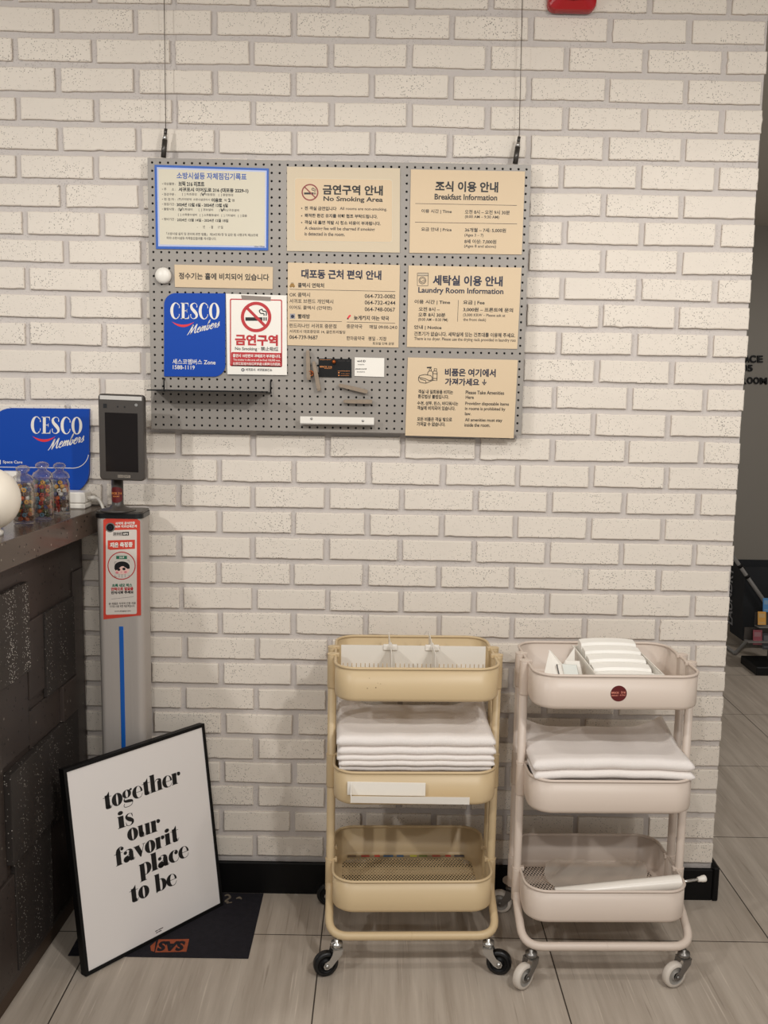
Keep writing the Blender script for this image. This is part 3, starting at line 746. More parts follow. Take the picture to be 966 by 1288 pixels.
# on the pegboard
YC = YB-0.004
pts = leaf(206.4, 368.8, 283.3, 473.6, 14.5, 14.5, 0.006)
P = [at(x, y, YC) for x, y in pts]
root = thing('membership_plaque', 'small blue leaf shaped panel with white lettering fixed on the pegboard', 'sign', (P[0].x, YC, P[-1].z))
m = M(); m.prism(P, (0, 0.0035, 0), SIGNBLUE); obj('panel', m, root)
m = M(); cesco(m, YC-0.0004, 214.2, 275.6, 381.0, 401.2, 0.5, 235.5, 275.5, 421.5, 411.0, 6.2, (216.0, 244.5, 404.6, 6.8)); obj('logo', m, root)
letters(root, scl(5.084, 180, 320, [('세스코멤버스 Zone', 188, 463, 687, 34, WHITE, 0.0), ('1588-1119', 190, 330, 722, 26, WHITE, 0.0)]), Y=YC-0.0004)

# red and white no smoking poster held by a strip of grey tape
YP = YB-0.006
root = thing('no_smoking_poster', 'white poster with a red no smoking ring taped on the pegboard', 'poster', at(322, 471, YP))
cs = [(284.2,369.4),(360.6,371.6),(360.9,471.8),(286.0,470.8)]
m = M(); m.prism([at(x, y, YP) for x, y in cs], (0, 0.0008, 0), PAPER); obj('paper', m, root)
def frame_px(m, pts_o, pts_i, f, mt):
    n = len(pts_o); m.polys([[pts_o[k], pts_o[(k+1)%n], pts_i[(k+1)%n], pts_i[k]] for k in range(n)], f, mt)
sk = lambda pts: [(x, y+(x-322)*0.02) for x, y in pts]
def bd(m):
    f = px(YP-0.0003)
    frame_px(m, sk(rrect(289.2,376.2,354.9,461.2,2)), sk(rrect(290.6,377.6,353.5,459.8,1.4)), f, RED)
    m.poly([f(x, y) for x, y in sk(rrect(290.8,443.4,354.8,461.2,1.5))], RED)
obj('border', (lambda q: (bd(q), q)[1])(M()), root)
pictogram(root, nosmoke(322.1, 398.7, 19.2, 15.2, RED, YP-0.0003, INK, INK))
letters(root, scl(5.084, 180, 320, [('금연구역', 588, 862, 548, 72, RED, 0.04), ('No Smoking · 禁止吸煙', 588, 865, 605, 30, INK, 0.0),
    ('흡연시 10만원의 과태료가 부과됩니다.', 574, 880, 649, 22, WHITE, 0.03), ('The smoker in this area will be fined 100,000 won.', 576, 878, 676, 16, WHITE, 0.0), ('在禁煙區域內吸煙時將處10萬韓元的罰款.', 574, 880, 700, 19, WHITE, 0.0),
    ('서귀포시  서귀포보건소', 655, 825, 738, 18, INK, 0.01)]), Y=YP-0.0006, extra=lambda m: m.polys(ring2(305.5, 465.2, 2.1, 1.0, 16), px(YP-0.0003), NAVY))
m = M(); m.prism([at(x, y, YP-0.0008) for x, y in ((303.2,371.2),(340.8,373.4),(340.2,378.6),(304.2,376.6))], (0, 0.0007, 0), mat('grey tape', (134, 122, 112), 0.4)); obj('tape', m, root)

# ------------------------------------------------------------------ small things on the board
a = at(190, 489.8, YB-0.095); b = at(331.5, 494.0, YB-0.095); zs = (a.z+b.z)/2
a2 = at(184.3, 489.8, YB-0.095)
xl, xr = a2.x, b.x
root = thing('metal_shelf', 'thin black metal shelf hooked onto the lower left of the pegboard', 'shelf', ((xl+xr)/2, YB, zs))
m = M(); m.box((xl, YB-0.095, zs-0.0015), (xr, YB-0.001, zs+0.0015), BLACK); obj('plate', m, root)
for hx in (xl+0.025, xr+0.008):
    m = M(); m.tube([(hx, YB-0.009, zs-0.002), (hx, YB-0.009, zs+0.022), (hx, YB-0.003, zs+0.030), (hx, YB+0.004, zs+0.030)], 0.0018, BLACK, 8)
    m.box((hx-0.012 if hx > 0 or hx > (xl+xr)/2 else hx-0.002, YB-0.011, zs-0.004), (hx+0.002, YB-0.001, zs-0.0015), BLACK); obj('hook', m, root)

root = thing('wall_ledge', 'short white metal ledge with two screws at the bottom of the pegboard', 'ledge', at(424, 532, YB))
p0 = at(377.6, 527, YB-0.03); p1 = at(470.4, 531, YB-0.03); zc = (p0.z+p1.z)/2
m = M(); m.box((p0.x, YB-0.030, zc-0.0095), (p1.x, YB-0.028, zc+0.0095), WHITE); m.box((p0.x, YB-0.030, zc-0.0105), (p1.x, YB-0.0005, zc-0.0085), WHITE); m.box((p0.x, YB-0.003, zc-0.0105), (p1.x, YB-0.0005, zc+0.006), WHITE); obj('rail', m, root)
for q in ((391.8, 526.6), (456.5, 529.2)):
    c = at(q[0], q[1], YB-0.03); m = M(); m.lathe([(0.0032, 0.0), (0.0032, -0.0012), (0.001, -0.0018)], c, STEEL, 14, 'y'); obj('screw', m, root)

def peg(pa, pb, label, w=0.0052, d=0.006):
    a = at(pa[0], pa[1], YB-0.012); b = at(pb[0], pb[1], YB-0.012); t = (b-a).normalized(); n = Vector((-t.z, 0, t.x))
    m = M()
    prof = [(0, 0.55), (0.05, 0.8), (0.3, 0.95), (0.6, 1.0), (0.92, 1.0), (1, 0.8)]
    L_ = (b-a).length; rings = []
    for s, k in prof:
        c = a+t*(L_*s); rings.append([c+n*(w*k)+Vector((0, d, 0)), c+n*(w*k)-Vector((0, d*k, 0)), c-n*(w*k)-Vector((0, d*k, 0)), c-n*(w*k)+Vector((0, d, 0))])
    m.loft(rings, WOOD, cap=True)
    return m, (a+b)/2
root = thing('clothespin', 'open wooden clothespin with an orange spring clipped beside the black card', 'clothespin', at(392, 470, YB))
m, c = peg((387.0, 440.5), (388.5, 477.8), ''); obj('jaw', m, root)
m, c = peg((394.6, 454.5), (401.6, 491.5), ''); obj('jaw', m, root)
c = at(391.0, 469.5, YB-0.014); m = M()
pth = [(c.x+0.0062*math.cos(k*0.7), YB-0.02+0.0009*k, c.z+0.0062*math.sin(k*0.7)) for k in range(22)]
m.tube(pth, 0.0014, COPPER, 6); m.lathe([(0.0018, 0.0), (0.0018, -0.024)], (c.x, YB-0.0005, c.z), COPPER, 10, 'y'); obj('spring', m, root)
for (pa, pb, lab) in (((426.2, 484.2), (462.2, 492.8), 'upper tilted wooden clothespin half lying below the cards'), ((432.0, 504.8), (468.2, 505.2), 'lower level wooden clothespin half above the white ledge')):
    m, c = peg(pa, pb, '')
    m.box((c.x-0.002, YB-0.012, c.z-0.002), (c.x+0.002, YB+0.001, c.z+0.002), WOOD)
    single('wooden_peg', m, lab, 'peg', (c.x, YB, c.z), 'wooden pegs on the pegboard')

cs = [(400.7,450.9),(442.0,451.5),(442.2,475.0),(400.9,474.2)]
root = thing('business_card', 'black business card with small orange print under the orange pin', 'card', at(421, 474, YS))
m = M(); m.prism([at(x, y, YS) for x, y in cs], (0, 0.001, 0), BLACK); obj('card', m, root)
letters(root, scl(5.682, 350, 430, [('BRICK 216', 298, 384, 178, 12, ORANGE, 0.02), ('RESORT', 330, 384, 190, 6, ORANGE, 0.0), ('ROOM  205', 430, 510, 136, 7, INKGREY, 0.0), ('TEL 064', 450, 508, 208, 4, ORANGE, 0.0), ('216, JEJU', 450, 508, 228, 5, ORANGE, 0.0)]),
    extra=lambda m: [m.polys(rect2(350+a/5.682, 430+b/5.682, 350+c_/5.682, 430+d/5.682), px(YS-0.0003), ORANGE) for a, b, c_, d in ((296,127,378,129),(425,207,512,209),(428,216,438,225),(428,235,438,243),(446,240,506,242))])
c = at(420.2, 455.2, YS); m = M(); m.lathe([(0.002, 0.004), (0.002, -0.006), (0.0052, -0.007), (0.0042, -0.010), (0.0045, -0.016), (0.001, -0.018)], c, COPPER, 14, 'y')
single('push_pin', m, 'orange pin holding the black business card', 'pin', c)
cs = [(446.2,449.4),(483.4,450.4),(483.2,474.2),(445.9,472.9)]
root = thing('wifi_card', 'small white card with wi-fi details on the pegboard', 'card', at(465, 474, YS))
m = M(); m.prism([at(x, y, YS) for x, y in cs], (0, 0.001, 0), PAPER); obj('card', m, root)
letters(root, scl(5.682, 350, 430, [('wi-fi ID', 563, 624, 137, 16, INK, 0.02), ('brick216', 570, 615, 162, 8, INK, 0.0), ('password', 553, 630, 194, 14, INK, 0.02), ('brick216', 563, 618, 214, 9, INK, 0.0)]))

# red alarm base at the top of the wall
pa = at(690, 0, -0.03); pb = at(751, 12.5, -0.03); x0, x1 = pa.x, pb.x; zb = pb.z; cx = (x0+x1)/2; cz = zb+(x1-x0)/2
root = thing('fire_alarm', 'red square alarm base on the brick wall at the top edge', 'alarm', (cx, 0, zb))
m = M(); h = (x1-x0)/2
def rr(s, y, r): return [(cx+q[0], y, cz+q[1]) for q in rrect(-s, -s, s, s, r, 5)]
m.loft([rr(h, -0.0005, 0.02), rr(h, -0.018, 0.02), rr(h*0.97, -0.026, 0.02), rr(h*0.62, -0.042, 0.02)], REDPLASTIC, cap=True); obj('base', m, root)
m = M(); m.lathe([(0.044, -0.040), (0.044, -0.062), (0.036, -0.078), (0.018, -0.086), (0.001, -0.088)], (cx, 0, cz), REDPLASTIC, 28, 'y'); obj('beacon', m, root)
# ------------------------------------------------------------------ reception counter
CT = 1.116
pA = atz(125, 639.4, CT); pB = atz(0, 683.5, CT)
SLOPE = (pA.x-pB.x)/(pA.y-pB.y)
def ctx(y): return pA.x+SLOPE*(y-pA.y)
YE = -1.25                                     # near end of the counter, outside the picture
def bx_(y): return -0.815+0.045*y
root = thing('reception_counter', 'dark stone clad reception counter with a polished granite top along the left edge', 'counter', (-1.1, -0.6, 0))
m = M(); m.prism([(ctx(-0.002), -0.002, CT-0.062), (-1.7, -0.002, CT-0.062), (-1.7, YE, CT-0.062), (ctx(YE), YE, CT-0.062)], (0, 0, 0.062), SLAB)
obj('countertop', m, root, bevel=0.002)
m = M(); m.prism([(bx_(-0.016), -0.016, 0.055), (-1.68, -0.016, 0.055), (-1.68, YE+0.02, 0.055), (bx_(YE), YE+0.02, 0.055)], (0, 0, CT-0.062-0.055), STONE)
obj('body', m, root)
m = M(); m.prism([(bx_(-0.016)-0.012, -0.016, 0), (-1.66, -0.016, 0), (-1.66, YE+0.04, 0), (bx_(YE)-0.012, YE+0.04, 0)], (0, 0, 0.055), TOEKICK)
obj('toe_kick', m, root)
for (y0, y1, z0, z1, t, mt) in ((-1.2, -0.40, 0.775, 0.988, 0.012, STONE_SP), (-0.398, -0.306, 0.70, 0.888, 0.006, STONE), (-0.304, -0.112, 0.674, 0.888, 0.011, STONE_SP2),
        (-0.212, -0.105, 0.577, 0.672, 0.014, STONE), (-1.2, -0.552, 0.33, 0.772, 0.006, STONE), (-0.550, -0.402, 0.59, 0.772, 0.004, STONE), (-0.40, -0.214, 0.577, 0.672, 0.004, STONE),
        (-0.548, -0.302, 0.360, 0.575, 0.020, STONE_SP2), (-0.300, -0.10, 0.330, 0.574, 0.010, STONE_SP2), (-0.520, -0.312, 0.085, 0.357, 0.012, STONE_SP2),
        (-0.310, -0.06, 0.085, 0.327, 0.006, STONE), (-1.2, -0.523, 0.085, 0.327, 0.010, STONE), (-0.10, -0.03, 0.60, 0.95, 0.005, STONE)):
    m = M(); m.prism([(bx_(y0), y0, z0), (bx_(y1), y1, z0), (bx_(y1), y1, z1), (bx_(y0), y0, z1)], (t, 0, 0), mt)
    obj('stone_panel', m, root, bevel=0.0015)

# blue sign on the wall above the counter
YC = -0.012
pts = leaf(-14, 513.6, 112, 621.5, 29, 30, 0.010)
P = [at(x, y, YC) for x, y in pts]
root = thing('membership_sign', 'large blue sign with white lettering on the wall above the counter', 'sign', (P[0].x, 0, P[-1].z))
m = M(); m.prism(P, (0, 0.011, 0), SIGNBLUE); obj('panel', m, root)
m = M(); cesco(m, YC-0.0004, 38.8, 103, 524.4, 545.6, 1.0, 60.5, 105.0, 566.5, 555.5, 7.0, (40.6, 70.0, 548.6, 7.2)); obj('logo', m, root)
def ex(m):
    arc = [(-14, 587.2, 0.8), (92, 588.8, 0.8)]
    for k in range(1, 9):
        a = math.radians(90-82*k/8); arc.append((92+19.5*math.cos(a), 569.3+19.5*math.sin(a), 0.8))
    f = px(YC-0.0004); m.polys(stroke2(arc, smooth=False), f, WHITE); m.polys(rect2(-6, 578.5, 0.8, 584), f, WHITE)
letters(root, [('Space Care', 3.6, 28.2, 581.6, 4.6, WHITE, 0.0)], Y=YC-0.0004, extra=ex)

# globe lamp
gy = -0.52
for k in range(40):
    c = at(-16, 627.5, gy); r_ = 40.2/F_PX*(c-CP).dot(FW)
    if c.z-r_ >= CT+0.006: break
    gy += 0.006
root = thing('globe_lamp', 'white round globe lamp standing at the left edge of the counter top', 'lamp', (c.x, gy, CT))
m = M(); m.lathe([(r_*math.sin(PI*k/24)+0.0001, -r_*math.cos(PI*k/24)) for k in range(25)], c, GLOBE, 40); obj('globe', m, root)
m = M(); m.lathe([(0.031, CT-c.z), (0.031, CT-c.z+0.008), (0.026, CT-c.z+0.012), (0.022, -r_*0.9)], c, WHITE, 28); obj('base', m, root)
q = atz(19, 640, CT)
root = thing('small_box', 'small white box half hidden behind the globe lamp', 'box', (q.x, q.y, CT))
zt = at(18, 594, q.y).z
m = M(); m.box((q.x-0.035, q.y, CT), (q.x+0.006, q.y+0.03, zt), WHITE, 0.002); obj('carton', m, root)
m = M(); m.box((q.x-0.036, q.y-0.001, zt-0.012), (q.x+0.007, q.y+0.031, zt+0.001), PAPER, 0.001); obj('lid', m, root)

# adapter and its cable
qa = atz(83.5, 640.2, CT); qb = atz(107, 640.4, CT); yq = (qa.y+qb.y)/2
root = thing('power_adapter', 'white power adapter on the counter under the blue sign, cable to its right', 'adapter', ((qa.x+qb.x)/2, yq, CT))
zt = at(95, 619.5, yq).z
m = M(); m.box((qa.x-0.02, yq, CT), (qb.x, -0.016, (CT+zt)/2-0.008), WHITE, 0.003); m.box((qa.x-0.02, yq, (CT+zt)/2-0.007), (qb.x, -0.016, zt), WHITE, 0.003); obj('case', m, root)
m = M(); zc = (CT+zt)/2+0.004; yk = (yq-0.016)/2
path = crv([(qb.x-0.002, yk, zc), (qb.x+0.02, yk, zc+0.001), (qb.x+0.038, yk-0.02, zc-0.006), (qb.x+0.054, yk-0.04, zc-0.03), (qb.x+0.062, yk-0.05, zc-0.07), (qb.x+0.066, -0.042, zc-0.16)], 6)
m.tube(path, 0.0042, CABLEW, 8); m.tube([(qb.x-0.002, yk, zc), (qb.x+0.02, yk, zc+0.001)], 0.0062, CABLEW, 8); obj('cable', m, root)

# glass jars of beads
BEADC = {'orange': (222, 104, 52), 'red': (180, 44, 40), 'white': (228, 222, 214), 'yellow': (218, 160, 52), 'navy': (42, 50, 116), 'sky blue': (110, 160, 184), 'green': (64, 92, 58), 'brown': (88, 48, 34)}
BPROTO = {}
def bead_mesh(col):
    if col in BPROTO: return BPROTO[col]
    m = M(); mt = mat('bead '+col, BEADC[col], 0.35); rm, rt = 0.0037, 0.0021
    ri = [[((rm+rt*math.cos(2*PI*j/6))*math.cos(2*PI*i/10), (rm+rt*math.cos(2*PI*j/6))*math.sin(2*PI*i/10), rt*1.9*math.sin(2*PI*j/6)) for j in range(6)] for i in range(10)]
    m.loft(ri, mt, close=True, smooth=True)
    me = bpy.data.meshes.new('bead'); me.from_pydata(m.v, [], m.f); me.materials.append(mt); me.polygons.foreach_set('use_smooth', m.sm)
    BPROTO[col] = me; return me
JARS = [((26.5, 660.5), 'leftmost jar by the globe lamp', 0.0245), ((51, 655.2), 'middle jar', 0.0245), ((72.8, 648.2), 'rightmost jar by the adapter', 0.0240)]
JS = (0.97, 1.0, 0.90)
rb = random.Random(11)
for ji, (jp, where, R_) in enumerate(JARS):
    b = atz(jp[0], jp[1], CT)
    b = Vector((b.x, b.y+R_*0.9, CT+0.0002))
    root = thing('glass_jar', 'small clear glass jar of coloured beads, '+where, 'jar', b, 0, 'glass jars of beads on the counter')
    m = M(); t = 0.0018; H_ = 0.100*JS[ji]
    m.lathe([(R_*0.9, 0), (R_, 0.004), (R_, H_-0.010), (R_*0.86, H_-0.002), (R_*0.86, H_), (R_*0.86-t, H_), (R_-t, H_-0.012), (R_-t, 0.007), (0.0005, 0.006)], b, GLASS, 28); obj('body', m, root)
    m = M(); m.lathe([(R_*0.80, H_+0.001), (R_*1.02, H_+0.003), (R_*1.02, H_+0.008), (R_*0.86, H_+0.016), (R_*0.45, H_+0.022), (R_*0.38, H_+0.025), (R_*0.60, H_+0.029), (R_*0.66, H_+0.034), (R_*0.55, H_+0.039), (R_*0.25, H_+0.042), (0.0004, H_+0.0425)], b, GLASS, 26)
    obj('lid', m, root)
    nl = 9 if ji < 2 else 8
    for l in range(nl):
        n = 7; a0 = rb.uniform(0, 6)
        for i in range(n+2):
            col = rb.choice(list(BEADC))
            if l == nl-1 and rb.random() < 0.35: continue
            if i < n: rr_ = R_-t-0.0064; an = a0+2*PI*i/n+rb.uniform(-.08, .08)
            else: rr_ = 0.005; an = a0+PI*(i-n)
            o = bpy.data.objects.new('bead', bead_mesh(col)); C.objects.link(o)
            o.location = (b.x+rr_*math.cos(an), b.y+rr_*math.sin(an), CT+0.0135+l*0.0098+rb.uniform(-.0007, .0007))
            o.rotation_euler = (rb.uniform(0.3, 1.9), rb.uniform(-.6, .6), an+rb.uniform(.6, 2.4))
            lab = '%s bead with a hole in the %s' % (col, where)
            tag(o, lab, 'bead', '%s beads in the %s' % (col, where))

# ------------------------------------------------------------------ face scanning kiosk
YK = -0.146
xl = (at(121, 652, YK).x+at(126, 940, YK).x)/2; xr = (at(180, 652, YK).x+at(180.5, 940, YK).x)/2; zt = at(150, 652, YK).z
kx = (xl+xr)/2; kw = (xr-xl)/2; kd = 0.046; ky = YK+kd
root = thing('face_scanner_stand', 'grey face scanning thermometer stand with a dark tablet, between counter and poster', 'scanner stand', (kx, ky, 0))
m = M(); o = rrect(kx-kw, YK, kx+kw, YK+2*kd, 0.017, 6)
m.prism([(p[0], p[1], 0.012) for p in o], (0, 0, zt-0.012), ALU)
for gx in (-0.034, -0.024, 0.024, 0.034): m.box((kx+gx-0.0006, YK-0.0004, 0.02), (kx+gx+0.0006, YK+0.001, 0.97), ALU)
obj('column', m, root, bevel=0.0)
m = M(); p0 = at(149.5, 788, YK-0.0012); p1 = at(158, 940, YK-0.0012)
m.box((p0.x, YK-0.0012, 0.15), (p1.x, YK+0.0005, p0.z), mat('blue light strip', (20, 92, 178), 0.35), 0.0008); obj('light_strip', m, root)
m = M(); m.prism([(p[0], p[1], zt) for p in rrect(kx-kw-0.003, YK-0.003, kx+kw+0.003, YK+2*kd+0.003, 0.018, 6)], (0, 0, 0.012), BLACKGLOSS)
m.prism([(p[0], p[1], zt+0.012) for p in rrect(kx-kw-0.001, YK-0.001, kx+kw+0.001, YK+2*kd+0.001, 0.018, 6)], (0, 0, 0.005), DEVICE); obj('cap', m, root)
pxc = at(148, 625, ky-0.02); zd = at(154, 604, YK-0.02).z
m = M(); r0 = 0.0150
m.lathe([(0.046, zt+0.017), (0.042, zt+0.021), (0.022, zt+0.026), (r0, zt+0.034), (r0, zd+0.03)], (pxc.x, ky-0.02, 0), DEVICE, 28); obj('pole', m, root)
zs0 = at(148, 632.5, ky-0.035).z; zs1 = at(148, 612.5, ky-0.035).z
m = M(); rs = r0+0.0005; n = 14; rg = []
def bendp(a, z, r): return (pxc.x+r*math.sin(a), ky-0.02-r*math.cos(a), z)
for k in range(n+1):
    a = -1.15+2.3*k/n; hh = (zs1-zs0)/2*math.sqrt(max(0.02, 1-(a/1.5)**2)); zc = (zs0+zs1)/2
    rg.append([bendp(a, zc-hh, rs), bendp(a, zc+hh, rs)])
m.loft(rg, BROWNRED, open_ring=True, smooth=True)
st = obj('sticker', m, root); part_label(st, 'round red sticker on the pole')
m = M()
for t_, zz, ww, hh in (('BRICK 216', 0.004, 0.030, 0.006), ('RESORT', -0.004, 0.018, 0.003)):
    m.text(t_, (-ww/2, 0, (zs0+zs1)/2+zz-hh/2), (1,0,0), (0,0,1), ww, hh, ORANGE, 0.01, 0, lambda p: bendp(p.x/rs, p.z, rs+0.0004))
obj('sticker_print', m, st, world=False)
for v in bpy.data.objects[st.name].children: v.data.transform(Matrix.Translation(-Vector((kx, ky, 0))))
# tablet
YD = YK-0.018
cs = [(122.8,494.2),(180.6,497.6),(182.2,603.6),(126.0,604.8)]
P = [at(x, y, YD) for x, y in cs]; x0 = (P[0].x+P[3].x)/2; x1 = (P[1].x+P[2].x)/2; z1 = (P[0].z+P[1].z)/2; z0 = (P[2].z+P[3].z)/2
tilt = (P[1].z-P[0].z)/(x1-x0)*0.5
def TP(u, v, d=0.0): return Vector((x0+(x1-x0)*u, YD-d, z0+(z1-z0)*v+tilt*(x1-x0)*(u-.5)))
m = M(); W_, H_ = x1-x0, z1-z0
def oo(ins, d): return [TP(0, 0)+Vector((p[0], d, p[1]+tilt*(p[0]-W_/2)-(tilt*(-W_/2)))) for p in rrect(ins, ins, W_-ins, H_-ins, 0.010, 5)]
m.loft([oo(0.002, 0), oo(0, 0.002), oo(0, 0.022), oo(0.006, 0.026)], DEVICE, cap=True); tb = obj('tablet', m, root); part_label(tb, 'dark grey upright tablet')
def tpart(name, pl, d, mt, par=tb):
    m = M()
    for q in pl: m.poly([TP(u, v, d) for u, v in q], mt)
    return obj(name, m, par)
tpart('screen', rect2(0.14, 0.10, 0.86, 0.785), 0.0004, SCREEN)
tpart('light_bar', rect2(0.04, 0.935, 0.96, 0.98), 0.0004, LIGHTBAR)
tpart('camera', disc2(0.43, 0.855, 0.018, 0.0095)+disc2(0.58, 0.855, 0.018, 0.0095)+rect2(0.11, 0.835, 0.19, 0.885), 0.0005, BLACKGLOSS)
tpart('sensor', disc2(0.835, 0.883, 0.034, 0.017), 0.0006, STEEL)
m = M(); m.polys(rect2(0.40, 0.033, 0.53, 0.062)+rect2(0.545, 0.033, 0.68, 0.062), lambda u, v: TP(u, v, 0.0005), mat('logo grey', (150, 140, 128), 0.4))
m.text('EHNG', TP(0.41, 0.040, 0.0008), (1,0,tilt), (0,0,1), 0.11*W_, 0.016*H_, BLACK); m.text('EPS', TP(0.56, 0.040, 0.0008), (1,0,tilt), (0,0,1), 0.10*W_, 0.016*H_, BLACK); obj('logo', m, tb)
# instruction sticker
YQ = YK-0.0006
def kp(d=0.0): return lambda x, y: at(115+x/8.5875, 640+y/8.5875, YQ-d)
ST = mat('vermilion sticker', (204, 66, 50), 0.4); STW = mat('sticker white', (214, 204, 194), 0.4)
m = M(); f = kp()
m.prism([f(*p) for p in ((128,120),(165,104),(490,110),(525,132),(536,1150),(130,1195))], (0, 0.0005, 0), ST); sk_ = obj('instruction_sticker', m, root); part_label(sk_, 'red bordered instruction sticker')
def tl(m, t, x0, x1, yc, h, mt, bold, d, slope=-0.03):
    vs, fs = text_geo(t, bold); f = kp(d)
    m.add([f(x0+(x1-x0)*p[0], yc+h/2-h*p[1]+slope*(x1-x0)*(p[0]-.5)) for p in vs], fs, mt)
m = M(); tk = lambda pts: [(x, y-(x-325)*0.03) for x, y in pts]
m.poly([kp(0.0003)(x, y) for x, y in tk(rrect(155, 228, 490, 1140, 16))], STW)
m.poly([kp(0.0006)(x, y) for x, y in tk([(176,336),(470,338),(470,436),(205,440),(176,430)])], ST)
m.polys([tk(q) for q in ring2(203, 198, 52, 40, 24)], kp(0.0006), STEEL); m.polys([tk(q) for q in disc2(203, 198, 40)], kp(0.0006), BLACK); m.polys([tk(q) for q in ring2(203, 198, 20, 14, 16)], kp(0.0009), NAVY)
m.polys([tk(q) for q in rect2(335, 250, 405, 290)], kp(0.0006), INK); frame_px(m, tk(rect2(236,250,335,290)[0]), tk(rect2(239,253,335,287)[0]), kp(0.0006), INK)
obj('sticker_panels', m, sk_)
m = M()
for a in (('식약처 공식인증', 258, 470, 155, 30, WHITE, 0.03), ('피부 적외선체온계', 255, 490, 190, 30, WHITE, 0.03)): tl(m, *a, 0.0006)
obj('heading_lettering', m, sk_); m = M()
for a in (('EHNG', 244, 330, 270, 22, INK, 0.02), ('체온 측정중', 200, 445, 388, 56, WHITE, 0.035), ('EPS', 345, 396, 270, 22, WHITE, 0.02), ('36.8', 300, 352, 524, 22, WHITE, 0.02)): tl(m, *a, 0.0012)
obj('box_lettering', m, sk_); m = M()
for a in (('초록 네모 박스', 222, 440, 826, 36, GREEN, 0.04), ('안쪽으로 얼굴을', 212, 452, 864, 36, RED, 0.04), ('인식시켜 주세요', 212, 455, 902, 36, INK, 0.04),
          ('본 제품은 식약처 인증 의료', 188, 478, 1022, 26, INKGREY, 0.0), ('기기로 사용 위한 체온계입니다', 195, 468, 1052, 26, INKGREY, 0.0), ('www.ehngeps.com', 250, 425, 1105, 18, INK, 0.01)): tl(m, *a, 0.0006)
m.polys(line2(215, 975, 455, 948, 2), kp(0.0006), INKGREY)
obj('instruction_lettering', m, sk_)
m = M()
m.polys([[(x, y) for x, y in q] for q in ring2(326, 614, 152, 142, 36)], kp(0.0006), RED)
m.polys(rect2(268, 508, 384, 542), kp(0.0009), GREEN)
m.polys(disc2(331, 622, 82, 54), kp(0.0006), INK); m.polys(disc2(262, 640, 14, 20)+disc2(400, 632, 14, 20), kp(0.0006), INK)
m.polys([[(x, y) for x, y in q] for q in disc2(331, 664, 80, 44)], kp(0.0009), SKIN)
m.polys([[(252,655),(270,610),(318,604),(345,606),(300,640),(262,668)], [(410,645),(392,606),(345,606),(352,625),(392,650)]], kp(0.0011), INK)
m.polys(disc2(295, 656, 17, 14)+disc2(352, 649, 17, 14), kp(0.0012), INK); m.polys(disc2(277, 689, 16, 12)+disc2(368, 683, 16, 12), kp(0.0012), PINK); m.polys(disc2(322, 684, 7, 5), kp(0.0012), PINK)
for q in ((250,575,250,600),(250,575,270,572),(405,555,408,580),(385,556,405,555),(252,715,255,735),(255,735,275,738),(395,722,415,720),(300,708,300,740),(330,708,330,745),(362,704,364,740)): m.polys(line2(*q, 3), kp(0.0009), INKGREY)
obj('face_picture', m, sk_)
m = M(); m.box((kx-0.095, ky-0.085, 0.0028), (kx+0.085, ky+0.075, 0.0125), DEVICE, 0.002); obj('base_plate', m, root)

# ------------------------------------------------------------------ door mat
ML, MR, MN, MF = -0.8085, -0.318, -0.329, -0.016
root = thing('door_mat', 'dark worn rubber door mat with an orange mark, under the leaning poster', 'mat', ((ML+MR)/2, (MN+MF)/2, 0))
m = M(); m.box((ML+0.03, MN, 0), (MR, MF, 0.0026), MATTE, 0.001); obj('mat', m, root)
MZ = 0.0029; OM = mat('worn orange print', (150, 70, 36), 0.8, noise=0.3, nscale=120)
fz = lambda x, y: atz(x, y, MZ)
m = M(); m.poly([fz(199.5,1181.5), fz(238,1181), fz(234.5,1197), fz(195,1198)], OM); m.poly([fz(189,1190), fz(196,1184), fz(194,1197), fz(190,1196)], OM); lg = obj('printed_mark', m, root)
m = M(); a = fz(234, 1183.5)+Vector((0,0,0.0004)); b = fz(201, 1184)+Vector((0,0,0.0004)); ux = (b-a).normalized(); hh = (fz(216,1183.5)-fz(215,1196)).length
m.text('SAS', a, ux, (0,-1,0), (b-a).length, hh, MATTE, 0.05); obj('mark_lettering', m, lg)
WORN = mat('worn tan print', (118, 106, 90), 0.85, noise=0.4, nscale=150)
m = M(); f = lambda x, y: fz(60+x/3.45, 1100+y/3.45)
m.polys(stroke2([(768,92,5),(782,88,8),(792,98,8),(780,108,7),(770,116,6),(785,118,8)])+stroke2([(818,104,4),(832,100,9),(842,106,5)])+stroke2([(776,124,4),(800,120,4)]), f, WORN); obj('worn_mark', m, root)

# ------------------------------------------------------------------ leaning framed poster
BL = atz(108.5, 1230, 0.0); BR = atz(281, 1139.5, 0.0); BL.z = BR.z = 0.0030
U = (BR-BL).normalized(); N_ = Vector((-U.y, U.x, 0)); FWD = (BR-BL).length
V = (N_*0.0765+Vector((0,0,0.511))).normalized(); FH = 0.5165
NF = U.cross(V)
def FP(u, v, d=0.0): return BL+U*u+V*v+NF*d
root = thing('framed_poster', 'black framed poster reading together is our favorit place to be, leaning on the floor', 'poster', BL)
m = M(); th = 0.022; bw = 0.0085
for (a, b, c_, d) in ((0, 0, FWD, bw), (0, FH-bw, FWD, FH), (0, bw, bw, FH-bw), (FWD-bw, bw, FWD, FH-bw)):
    m.prism([FP(a, b), FP(c_, b), FP(c_, d), FP(a, d)], -NF*th, BLACK)
obj('frame', m, root)
m = M(); m.prism([FP(bw, bw, -0.003), FP(FWD-bw, bw, -0.003), FP(FWD-bw, FH-bw, -0.003), FP(bw, FH-bw, -0.003)], -NF*0.004, POSTERPAPER); obj('print_sheet', m, root)
